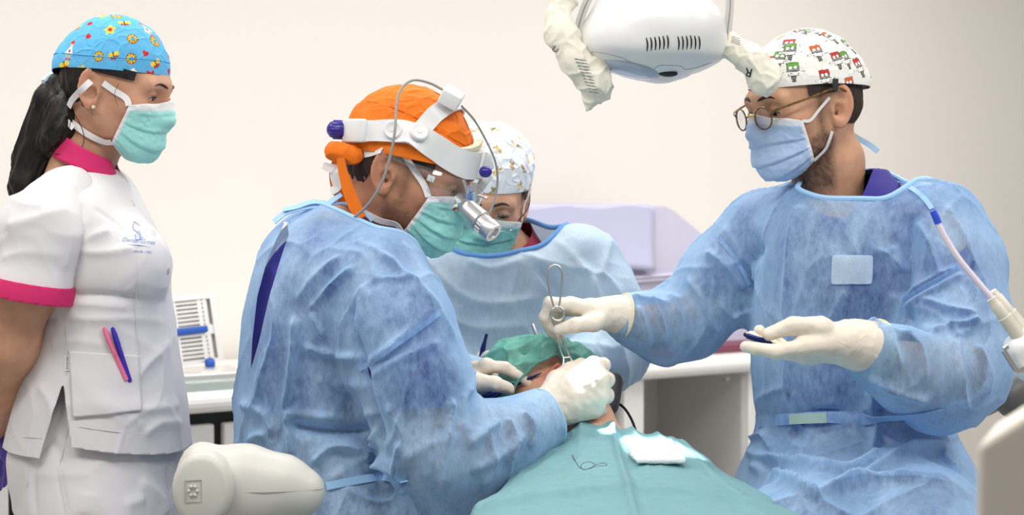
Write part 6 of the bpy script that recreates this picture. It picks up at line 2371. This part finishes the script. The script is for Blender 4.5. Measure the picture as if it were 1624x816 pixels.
# ================================================================== patient on the treatment chair
def patient():
    up = norm((-0.45, 0.82, 0.30))
    f = np.array([0.15, -0.28, 0.95]); f = norm(f - up * (f @ up))
    R = np.stack([f, np.cross(up, f), up], 1)
    mouth = W(893, 586, 0.05)
    H = Head(mouth - 0.1 * f + 0.06 * up, 0, 0, R=R, scale=0.98, lid=1.0)
    p = thing('person', 'patient lying back under a green drape, with a green net cap and open mouth', 'person', (0.1, -0.2, 0.9))
    b = Shape()
    H.put(b)
    chest = W(985, 742, -0.16)
    b.chain([H.w((-0.02, 0, -0.03)), W(918, 668, 0.035), W(958, 735, -0.05)], [0.054, 0.049, 0.055], 0.03)
    # rib cage, shoulders, belly, arms and legs along the chair
    b.ell(np.array([0.17, -0.28, 0.875]), (0.135, 0.18, 0.075), k=0.05)
    b.cone(np.array([0.04, -0.16, 0.885]), np.array([0.30, -0.16, 0.885]), 0.06, 0.06, 0.05)
    b.ell(np.array([0.18, -0.55, 0.87]), (0.15, 0.20, 0.09), k=0.06)
    for x0 in (0.02, 0.32):
        b.chain([np.array([x0, -0.17, 0.88]), np.array([x0, -0.42, 0.84]), np.array([0.1 if x0 < 0.1 else 0.26, -0.62, 0.88])], [0.055, 0.045, 0.032], 0.04)
    for x0 in (0.10, 0.27):
        b.chain([np.array([x0, -0.70, 0.86]), np.array([x0, -1.08, 0.88]), np.array([x0, -1.45, 0.74])], [0.085, 0.065, 0.045], 0.05)
    # open mouth
    b.sub(lambda P: sd_ell(P, H.w((0.099, 0, -0.060)), (0.022, 0.022, 0.016), H.R), 0.004)
    V, F = b.mesh(0.0032, smooth=1)
    q = H.l(V)
    col = skin_tint(V, H, np.array(lin(216, 164, 134)))
    lip = np.exp(-(((q[:, 1]) / 0.026) ** 4 + ((q[:, 2] + 0.060) / 0.020) ** 4)) * (q[:, 0] > 0.055)
    col = col * (1 - lip[:, None]) + np.array(lin(196, 84, 78)) * lip[:, None]
    body = obj('body', V, F, 'skin', p, col=col)
    sb = Surf((V, F))
    # bouffant net cap, drawn low over the brow
    s = Shape()
    s.add(lambda P: (sd_ell(H.l(P).astype(f32), (-0.012, 0, 0.052), (0.104, 0.088, 0.095))) * H.s, 0.02, [H.w((0, 0, 0.05))], 0.125)
    s.add(lambda P: (skull_sdf(H.l(P).astype(f32)) - 0.014) * H.s, 0.015)
    s.ell(W(858, 588, 0.20), (0.075, 0.07, 0.040), k=0.05)
    s.ell(W(905, 578, 0.19), (0.050, 0.05, 0.024), k=0.04)
    s.ell(W(812, 615, 0.16), (0.045, 0.055, 0.055), k=0.04)
    V, F = cloth(s, 0.0035, [([(815, 590), (850, 575), (890, 580)], 0.006, 0.006), ([(830, 570), (860, 590), (862, 620)], 0.006, 0.006), ([(805, 620), (825, 600), (850, 605)], 0.007, 0.006), ([(880, 560), (915, 562), (945, 562)], 0.005, 0.006)],
                 amp=0.008, freq=(18, 18, 18), seed=50, soft=0.006, crease=0.09)
    V, F = clip(V, F, 0.002 + (H.l(V)[:, 2] + 0.034 + 0.10 * np.clip(0.05 - H.l(V)[:, 0], 0, 0.12)))
    cp = obj('net_cap', V, F, 'green_net', p)
    lp = loop_near(V, F, H.w((0, 0, 0.01)), 0.2, 0.01)
    if lp is not None:
        bead('elastic_edge', lp, 0.0025, 'green_net', cp)
    s = Shape(); s.add(lambda P: (skull_sdf(H.l(P).astype(f32)) - 0.008) * H.s, 0, [H.C], 0.16)
    V, F = s.mesh(0.005)
    ql = H.l(V)
    V, F = clip(V, F, np.minimum(ql[:, 2] - 0.05 + 0.9 * np.clip(-ql[:, 0] + 0.02, -1, 0.1), 1))
    obj('hair', V, F, 'dark_hair', p)
    # necklace at the throat
    mat('gold', lin(190, 150, 70), 0.25, metal=1.0)
    return H


HP = patient()


def patient_drape():
    """woven green surgical drape over the patient's chest, sides falling off"""
    ns, nt = 190, 230
    V = []
    for i in range(ns + 1):
        s = i / ns
        Y = 0.0 - 1.0 * s
        for j in range(nt + 1):
            t = -1 + 2 * j / nt
            xl = 0.045 - 0.25 * np.clip(0.03 - Y, 0, 0.9) + 0.10 * np.clip(-Y - 0.5, 0, 1)
            xr = 0.287 + 0.265 * np.clip(-0.01 - Y, 0, 0.75)
            c, hw = (xl + xr) / 2, (xr - xl) / 2
            ztop = 1.018 - 0.075 * s
            a = abs(t)
            if a < 0.62:
                x = c + hw * t / 0.62
                z = ztop - 0.035 * (a / 0.62) ** 2.4 + 0.020 * np.exp(-((t + 0.15) / 0.28) ** 2) * np.exp(-(Y / 0.1) ** 2)
            else:
                q = (a - 0.62) / 0.38
                x = c + np.sign(t) * (hw + 0.045 * math.sin(q * 1.2))
                z = ztop - 0.035 - 0.34 * q ** 1.15 + 0.012 * math.sin(q * 1.5)
            # rear edge drops behind the neck
            drop = np.clip((Y + 0.045) / 0.05, 0, 1)
            z -= 0.10 * drop ** 1.5
            V.append((x, Y, z))
    V = np.array(V)
    # fold marks of the pressed cloth, ripples near the neck and along the sides
    G = V.reshape(ns + 1, nt + 1, 3)
    S_, T_ = np.meshgrid(np.linspace(0, 1, ns + 1), np.linspace(-1, 1, nt + 1), indexing='ij')
    dz = np.zeros_like(S_)
    dz += 0.010 * np.exp(-np.abs(T_ + 0.02) / 0.014) * (S_ < 0.95) - 0.004 * np.exp(-((T_ - 0.03) / 0.03) ** 2)
    dz += 0.009 * np.exp(-np.abs(S_ - 0.40 - 0.03 * T_) / 0.008) - 0.005 * np.exp(-((S_ - 0.425 - 0.03 * T_) / 0.015) ** 2)
    dz += 0.008 * np.exp(-np.abs(S_ - 0.085 - 0.05 * T_) / 0.008) * np.clip((0.05 - T_) / 0.05, 0, 1)
    dz += 0.003 * np.exp(-np.abs(T_ - 0.42) / 0.018)
    P2 = np.stack([S_.ravel() * 10, T_.ravel() * 5, 0 * S_.ravel()], 1)
    n1 = vnoise(P2 * 1.1, 3); f1, f2 = cellnoise(P2 * 0.8 + 0.3 * vnoise(P2 * 0.7, 4)[:, None], 5)
    near = np.exp(-(S_.ravel() / 0.12)) + 0.25
    side = np.clip((np.abs(T_.ravel()) - 0.55) / 0.2, 0, 1)
    dz = dz.ravel() + near * (0.004 * n1 + 0.005 * (np.exp(-(f2 - f1) / 0.12) - 0.2)) + 0.004 * vnoise(P2 * 0.5, 8)
    # bunched folds at the neckline
    for tc, am in ((-0.45, 0.016), (-0.25, 0.026), (-0.05, 0.012), (0.12, 0.022), (0.30, 0.016), (0.48, 0.010)):
        dz += am * np.exp(-np.abs(T_.ravel() - tc - 0.12 * S_.ravel()) / 0.045) * np.exp(-S_.ravel() / 0.07)
    V[:, 2] += dz * (1 - side)
    V[:, 0] += side * 0.02 * np.sin(S_.ravel() * 34 + 2 * n1)
    F = np.array([(i * (nt + 1) + j, i * (nt + 1) + j + 1, (i + 1) * (nt + 1) + j + 1, (i + 1) * (nt + 1) + j) for i in range(ns) for j in range(nt)])
    F = F[:, ::-1].copy()
    o = obj('surgical_drape', V, F, 'green_drape')
    solidify(o, 0.0025)
    tag(o, 'teal green cloth drape with fold lines spread over the patient', 'drape')
    return V, F


DV, DF = patient_drape()
SD = Surf((DV, DF))
# folded gauze on the drape
s = Shape()
g0 = SD.hit(1040, 728, 0.005)[0]
s.box(g0, (0.036, 0.040, 0.005), 0.004, rotz(0.1))
s.box(g0 + (-0.004, 0.002, 0.007), (0.028, 0.028, 0.0045), 0.004, rotz(0.25), k=0.003)
V, F = cloth(s, 0.0025, amp=0.0014, freq=(40, 40, 40), seed=4, soft=0.0012)
tag(obj('gauze_pad', V, F, 'white_gauze'), 'bright white folded gauze pad lying on the green drape', 'gauze')
# loose suture thread
P_, _ = SD.line([(908, 722), (914, 734), (922, 744), (936, 744), (944, 738), (934, 733), (922, 738), (926, 746), (942, 741), (962, 739), (956, 735), (940, 740)], 0.0012)
mat('dark_thread', lin(40, 60, 70), 0.6)
v, f = tube(P_, 0.0006, 6)
tag(obj('suture_thread', v, f, 'dark_thread'), 'fine dark suture thread curled on the green drape', 'thread')

# ---------------- treatment chair under the drape
ch = thing('treatment_chair', 'treatment chair with dark headrest under the patient', 'dental chair', (0.18, -0.5, 0))
mat('dark_vinyl', lin(70, 68, 70), 0.5)
s = Shape()
s.box((0.17, -0.42, 0.76), (0.19, 0.48, 0.035), 0.03)
s.box((0.17, -1.15, 0.72), (0.19, 0.40, 0.035), 0.03, k=0.03)
V, F = s.mesh(0.01)
obj('backrest', V, F, 'dark_vinyl', ch)
s = Shape()
s.box(tuple(HP.C + np.array([0.045, -0.01, -0.135])), (0.125, 0.09, 0.03), 0.025, rotz(-0.5), k=0)
s.cone(W(972, 605, 0.14), W(962, 640, 0.12), 0.018, 0.022, 0.02)
V, F = s.mesh(0.006)
obj('headrest', V, F, 'dark_vinyl', ch)
v, f = tube([HP.C + (0.03, 0, -0.16), (0.1, -0.05, 0.80)], [0.02, 0.02], 10, sub=1)
obj('headrest_bar', v, f, 'steel', ch)
V, F = boxm((0.18, -0.65, 0.40), (0.12, 0.2, 0.33), None, 0.02)
obj('pedestal', V, F, 'white_plastic', ch)
V, F = boxm((0.18, -0.65, 0.035), (0.20, 0.38, 0.035), None, 0.02)
obj('base_plate', V, F, 'white_plastic', ch)
v, f = tube([W(962, 630, 0.16), W(985, 642, 0.17), W(998, 658, 0.17), W(1008, 682, 0.16), W(1016, 720, 0.12)], 0.0024, 8)
obj('cable', v, f, 'black_plastic', ch)

# ================================================================== operating lamp above the patient
def lamp():
    YL = 0.0
    t = thing('operating_lamp', 'white operating lamp with vent slots hanging above the patient', 'lamp', tuple(W(1040, -20, YL)))
    s = Shape()
    s.loft(rings_px([(-45, 985, 1085, YL, .07), (-20, 958, 1108, YL, .095), (15, 938, 1130, YL, .118), (45, 920, 1148, YL, .128), (66, 913, 1153, YL, .13), (84, 916, 1150, YL, .128), (96, 928, 1146, YL, .12), (108, 952, 1124, YL, .10), (122, 990, 1092, YL, .07), (131, 1035, 1062, YL, .03)]), 2.3)
    # raised dome of the rear shell
    s.ell(W(1062, 40, YL - 0.06), (0.082, 0.075, 0.055), k=0.015)
    V, F = s.mesh(0.0035, smooth=3)
    hd = obj('lamp_head', V, F, 'white_plastic', t)
    sl = Surf((V, F))
    mat('lamp_lens', lin(196, 212, 236), 0.15, trans=0.3)
    s = Shape()
    s.ell(W(1000, 106, YL - 0.035), (0.055, 0.06, 0.016), R=roty(0.22), k=0.0)
    V2, F2 = s.mesh(0.003)
    obj('lens', V2, F2, 'lamp_lens', t)
    for x0 in (1025, 1075):
        for k in range(6):
            x = x0 + 6.6 * k
            y0 = 56 + (abs(k - 3) * 0.6 if x0 > 1050 else (5 - k) * 0.8)
            P_ = [sl.hit(x + dx, y, 0.0002)[0] for dx, y in ((0, y0), (1.6, y0 + 7), (1.8, y0 + 14), (1.0, y0 + 21))]
            v, f = tube(P_, [0.0007, 0.0013, 0.0013, 0.0007], 6)
            obj('vent_slot', v, f, 'black_plastic', hd)
    q, n = sl.hit(1060, 116, 0.001)
    V2, F2 = sphere_grid(24, 14)
    B = basis((1, 0, 0), n)
    obj('sensor_window', (V2 * np.array([0.0145, 0.0068, 0.0045])) @ B.T + q, F2, 'black_plastic', hd)
    mat('lamp_seam', lin(150, 150, 150), 0.6)
    P_ = np.array([sl.hit(x, y, 0.0002)[0] for x, y in ((938, 82), (955, 84), (975, 88), (990, 93), (1002, 99), (1018, 106), (1036, 110), (1044, 104), (1060, 103.5), (1080, 104.5), (1086, 110), (1105, 107), (1125, 100), (1146, 91))])
    v, f = tube(P_, 0.0005, 6, sub=2)
    obj('shell_seam', v, f, 'lamp_seam', hd)
    # yoke
    mat('yoke_grey', lin(205, 203, 200), 0.35)
    for (a, b, c, d) in (((913, 66), (918, 40), (930, 5), (955, -45)), ((1150, 66), (1154, 40), (1157, 0), (1150, -45))):
        P_ = [W(x, y, YL - 0.02) for x, y in (a, b, c, d)]
        v, f = ribbon(P_, [norm((0, -1, 0.1))] * 4, [0.016, 0.013, 0.012, 0.012], 0.016)
        o = obj('yoke_arm', v, f, 'yoke_grey', t)
        v, f = tube([np.array(q_) + (0, -0.0085, 0) for q_ in P_], 0.0011, 6)
        obj('groove', v, f, 'lamp_seam', o)
    v, f = tube([W(955, -45, YL - .02), W(1000, -75, YL - .02), W(1052, -85, YL - .02), W(1105, -75, YL - .02), W(1150, -45, YL - .02)], 0.009, 10)
    obj('yoke_bow', v, f, 'yoke_grey', t)
    v, f = tube([W(1052, -85, YL - .02), (float(W(1052, 0, YL)[0]), YL + 0.2, 2.1), (float(W(1052, 0, YL)[0]), YL + 0.2, 2.7)], [0.014, 0.02, 0.025], 12)
    obj('suspension_arm', v, f, 'white_plastic', t)
    # handles wrapped in paper
    mat('wrap_paper', lin(240, 236, 220), 0.7, noise=(30, 0.04))
    for lab, pts, rs, folds, txt in (
            ('left', [(885, 30, -.04), (888, 52, -.05), (915, 98, -.06), (945, 132, -.06), (952, 140, -.05)], [0.014, 0.020, 0.021, 0.021, 0.016], (), None),
            ('right', [(1150, 84, -.03), (1172, 84, -.05), (1195, 96, -.06), (1212, 128, -.06), (1218, 138, -.05)], [0.010, 0.016, 0.018, 0.017, 0.011], (), None)):
        s = Shape()
        s.chain([W(*q) for q in pts], rs, 0.02)
        if lab == 'left':
            s.chain([W(950, 140, -.055), W(938, 158, -.055), W(931, 172, -.055)], [0.018, 0.010, 0.004], 0.01)
            s.ell(W(950, 102, -0.05), (0.018, 0.02, 0.024), k=0.008)
            s.ell(W(906, 66, -0.035), (0.012, 0.02, 0.02), k=0.01)
            s.cone(W(886, 30, -.04), W(895, 2, -.03), 0.014, 0.020, 0.012)
        else:
            s.ell(W(1226, 118, -0.05), (0.012, 0.018, 0.024), k=0.006)
            s.cone(W(1160, 62, -.02), W(1178, 80, -.03), 0.012, 0.014, 0.01)
        V2, F2 = cloth(s, 0.0022, amp=0.0032, freq=(34, 34, 34), seed=60 if lab == 'left' else 64, soft=0.002, crease=0.14, smooth=1)
        hw = obj('handle_wrap', V2, F2, 'wrap_paper', t)
        sh = Surf((V2, F2))
        if lab == 'left':
            decal('wrap_letter', sh, 'U', 878, 81, 13, 0.75, 'black_plastic', hw, lift=0.0012, fallY=-.08)
            # fine printed lines
            for k in range(11):
                y = 93 + 5.2 * k
                xa, xb = 911 + 2.4 * k, 930 + 2.0 * k
                P_ = [sh.hit(x, y + (x - xa) * 0.16, 0.0010, -.085)[0] for x in np.linspace(xa, xb, 6)]
                v, f = tube(P_, [0.0004, 0.0006, 0.0003, 0.0006, 0.0004, 0.0003], 5, sub=1)
                obj('print_line', v, f, 'print_dark', hw)
        else:
            decal('wrap_letter', sh, 'R', 1189, 108, 20, 0.20 + math.pi, 'black_plastic', hw, lift=0.0012, fallY=-.08)
            for k in range(4):
                P_ = [sh.hit(x, 58 + 3 * k + (x - 1160) * 0.3, 0.001, -.04)[0] for x in np.linspace(1160, 1174, 5)]
                v, f = tube(P_, 0.0004, 5, sub=1)
                obj('print_line', v, f, 'print_dark', hw)
    # the lamp's beam
    l = bpy.data.lights.new('lamp_beam', 'SPOT')
    l.energy = 46.0
    l.spot_size = math.radians(13.5)
    l.spot_blend = 0.35
    l.shadow_soft_size = 0.012
    l.color = (1.0, 0.98, 0.95)
    o = bpy.data.objects.new('lamp_beam', l)
    COL.objects.link(o)
    a = W(1030, 136, YL - 0.03); b = W(1050, 716, -0.13)
    o.location = a
    o.rotation_euler = Vector(b - a).to_track_quat('-Z', 'Y').to_euler()


lamp()

# ================================================================== instruments
t = thing('lip_retractor', 'steel lip retractor with a looped handle held over the mouth of the patient', 'retractor', tuple(W(895, 580, 0.05)))
YI = 0.026
loop = [(880, 420), (872, 424), (868.5, 436), (872, 462), (878, 484), (881, 487), (886, 486), (890, 462), (892, 436), (888, 424)]
v, f = tube([W(x, y, YI) for x, y in loop], 0.0017, 10, closed=True, sub=4)
obj('loop_handle', v, f, 'steel', t)
ring = [W(884 + 10.5 * math.cos(a), 497 + 11 * math.sin(a), YI) for a in np.linspace(0, 2 * math.pi, 16, endpoint=False)]
v, f = tube(ring, 0.0020, 10, closed=True, sub=2)
obj('finger_ring', v, f, 'steel', t)
for pix in ([(880, 507, .034), (884, 530, .044), (889, 555, .044), (894, 571, .040), (890, 583, .034), (880, 590, .030)], [(889, 507, .034), (893, 530, .044), (898, 552, .044), (905, 569, .042), (910, 578, .04), (914, 582, .045)]):
    v, f = tube([W(*q) for q in pix], [0.0017, 0.0016, 0.0015, 0.0017, 0.002, 0.0018], 10)
    obj('prong', v, f, 'steel', t)
v, f = tube([W(893, 567, .041), W(904, 566, .042)], 0.0014, 8, sub=1)
obj('cross_bar', v, f, 'steel', t)

t = thing('tweezers', 'dark blue pointed tweezers in the hand of the person with the orange cap', 'tweezers', tuple(W(742, 641, 0.03)))
a, b = W(742, 641, 0.045), W(859, 591, 0.055)
m_ = lambda k: a + (b - a) * k
v, f = tube([m_(0), m_(0.2), m_(0.45), m_(0.7), m_(0.9), m_(1)], [0.0042, 0.0050, 0.0046, 0.0036, 0.002, 0.0006], 10)
obj('shaft', v, f, 'blue_titanium', t)
v, f = tube([m_(0) + (0, -0.004, -0.008), m_(0.25) + (0, -0.004, -0.006), m_(0.5) + (0, -0.002, -0.003), m_(0.75)], [0.003, 0.0034, 0.003, 0.001], 10)
obj('shaft', v, f, 'blue_titanium', t)

t = thing('probe', 'dark blue instrument standing up beside the net cap of the patient', 'instrument', tuple(W(764, 568, 0.17)))
v, f = tube([W(762, 574, .165), W(766, 552, .168), W(769, 540, .17), W(772, 529, .17)], [0.0040, 0.0046, 0.0030, 0.0026], 10)
obj('handle', v, f, 'blue_titanium', t)
v, f = tube([W(762, 574, .165), W(768, 592, .16)], [0.002, 0.0008], 8, sub=1)
obj('tip', v, f, 'blue_titanium', t)

t = thing('mouth_mirror', 'grey steel mirror handle standing up behind the net cap', 'dental mirror', tuple(W(858, 552, 0.19)))
v, f = cyl(W(844, 513, .185), W(859, 553, .180), 0.0035, rim=0.001)
obj('handle', v, f, 'steel', t)
v, f = tube([W(859, 553, .180), W(872, 578, .12)], [0.0015, 0.001], 8, sub=1)
obj('stem', v, f, 'steel', t)

t = thing('scaler_handle', 'short dark blue instrument resting on the open gloved palm', 'instrument', tuple(W(1200, 537, -0.262)))
a, b = W(1181, 531, -0.268), W(1224, 544, -0.258)
m_ = lambda k: a + (b - a) * k
v, f = tube([m_(0), m_(0.06), m_(0.10), m_(0.8), m_(0.92), m_(1.0)], [0.0022, 0.0026, 0.0042, 0.0042, 0.0028, 0.0016], 12, sub=1)
obj('grip', v, f, 'blue_titanium', t)
v, f = cyl(m_(-0.03) + (0, 0, 0.001), m_(0.05) + (0, 0, 0.001), 0.0027, rim=0.0006)
obj('end_cap', v, f, 'black_plastic', t)

# ================================================================== suction unit at the right
YS = -0.33
t = thing('saliva_ejector', 'pink tinted saliva ejector tube with a blue tip in front of the gown sleeve', 'saliva ejector', tuple(W(1575, 470, YS)))
mat('pink_tube', lin(232, 220, 236), 0.25)
mat('blue_tip', lin(44, 80, 210), 0.3)
v, f = tube([W(1487, 352, YS), W(1500, 378, YS), W(1522, 412, YS), W(1550, 446, YS), W(1574, 474, YS)], 0.0044, 12)
obj('tube', v, f, 'pink_tube', t)
v, f = tube([W(1479, 334, YS), W(1484, 344, YS), W(1488, 354, YS)], [0.0044, 0.0050, 0.0050], 12)
obj('tip', v, f, 'blue_tip', t)
t = thing('suction_holder', 'beige suction hose holder with white body at the right edge', 'suction holder', tuple(W(1612, 560, YS)))
mat('beige_plastic', lin(212, 206, 192), 0.4)
for (x0, y0, x1, y1, dy, r) in ((1571, 472, 1632, 556, 0.0, 0.0085), (1571, 462, 1650, 560, 0.035, 0.0105)):
    a, b = W(x0, y0, YS + dy), W(x1, y1, YS + dy)
    d = norm(b - a); Ln = np.linalg.norm(b - a)
    v, f = lathe(a, d, [(0, 0.004), (0.001, r * 0.8), (0.010, r * 0.85), (0.012, r), (Ln * 0.35, r), (Ln * 0.36, r * 1.15), (Ln, r * 1.2), (Ln, 0.002)], 24)
    obj('handpiece', v, f, 'beige_plastic', t)
s = Shape()
s.box(W(1640, 560, YS + 0.01), (0.034, 0.03, 0.036), 0.02, roty(-0.5))
V, F = s.mesh(0.003, smooth=2)
obj('holder_body', V, F, 'white_plastic', t)
v, f = ribbon([W(1592, 556, YS - .02), W(1602, 572, YS - .02), W(1613, 587, YS - .02), W(1628, 583, YS - .02), W(1645, 575, YS - .02)], [norm((0, -1, 0.1))] * 5, 0.006, 0.006)
obj('bracket', v, f, 'steel', t)
v, f = tube([W(1592, 553, YS - .02), W(1598, 548, YS - .02)], 0.004, 10, sub=1)
obj('pin', v, f, 'steel', t)
v, f = tube([W(1655, 580, YS + .01), np.array([1.15, YS + 0.05, 0.9]), np.array([1.2, YS + 0.1, 0.3]), np.array([1.2, YS + 0.1, 0.0])], 0.02, 12)
obj('stand', v, f, 'white_plastic', t)

# unit arm behind the doctor
t = thing('equipment_stand', 'blurred grey support arm with a dark joint behind the right sleeve', 'stand', tuple(W(1600, 625, 0.55)))
mat('arm_grey', lin(128, 124, 118), 0.4)
mat('joint_grey', lin(92, 92, 90), 0.4)
s = Shape()
s.chain([W(1440, 668, .55), W(1510, 655, .55), W(1560, 638, .55), W(1600, 618, .55), W(1680, 585, .55)], [0.016, 0.018, 0.022, 0.03, 0.03], 0.02)
V, F = s.mesh(0.005)
obj('arm', V, F, 'arm_grey', t)
s = Shape()
s.ell(W(1610, 628, .53), (0.042, 0.04, 0.044), k=0).ell(W(1640, 600, .55), (0.05, 0.05, 0.05), k=0.03)
V, F = s.mesh(0.005)
obj('joint', V, F, 'joint_grey', t)
v, f = tube([W(1680, 585, .55), np.array([1.25, 0.6, 0.9]), np.array([1.3, 0.62, 0.0])], [0.03, 0.035, 0.05], 14)
obj('column', v, f, 'arm_grey', t)

# instrument console close to the camera, bottom right
t = thing('unit_console', 'large blurred off-white console in the bottom right foreground', 'console', tuple(W(1640, 800, -1.45)))
mat('console_plastic', lin(222, 214, 202), 0.5)
YC = -1.45
pl = [(1549, 1000), (1549, 712), (1556, 702), (1640, 648), (1760, 640), (1760, 1000)]
V = [W(x, y, YC) for x, y in pl]
V = np.array(V + [q + np.array([0.062, 0.17, -0.010]) for q in V])
n = len(pl)
F = [tuple(range(n)), tuple(range(n, 2 * n))[::-1]] + [(i, n + i, n + (i + 1) % n, (i + 1) % n) for i in range(n)]
o = obj('housing', V, F, 'console_plastic', t, smooth=True)
bv = o.modifiers.new('rounded', 'BEVEL'); bv.width = 0.006; bv.segments = 3
c = V.mean(0)
v, f = tube([c + (0.02, 0.0, -0.05), np.array([c[0] + 0.30, c[1] + 0.05, 0.6]), np.array([c[0] + 0.34, c[1] + 0.05, 0.0])], 0.03, 14)
obj('column', v, f, 'white_plastic', t)
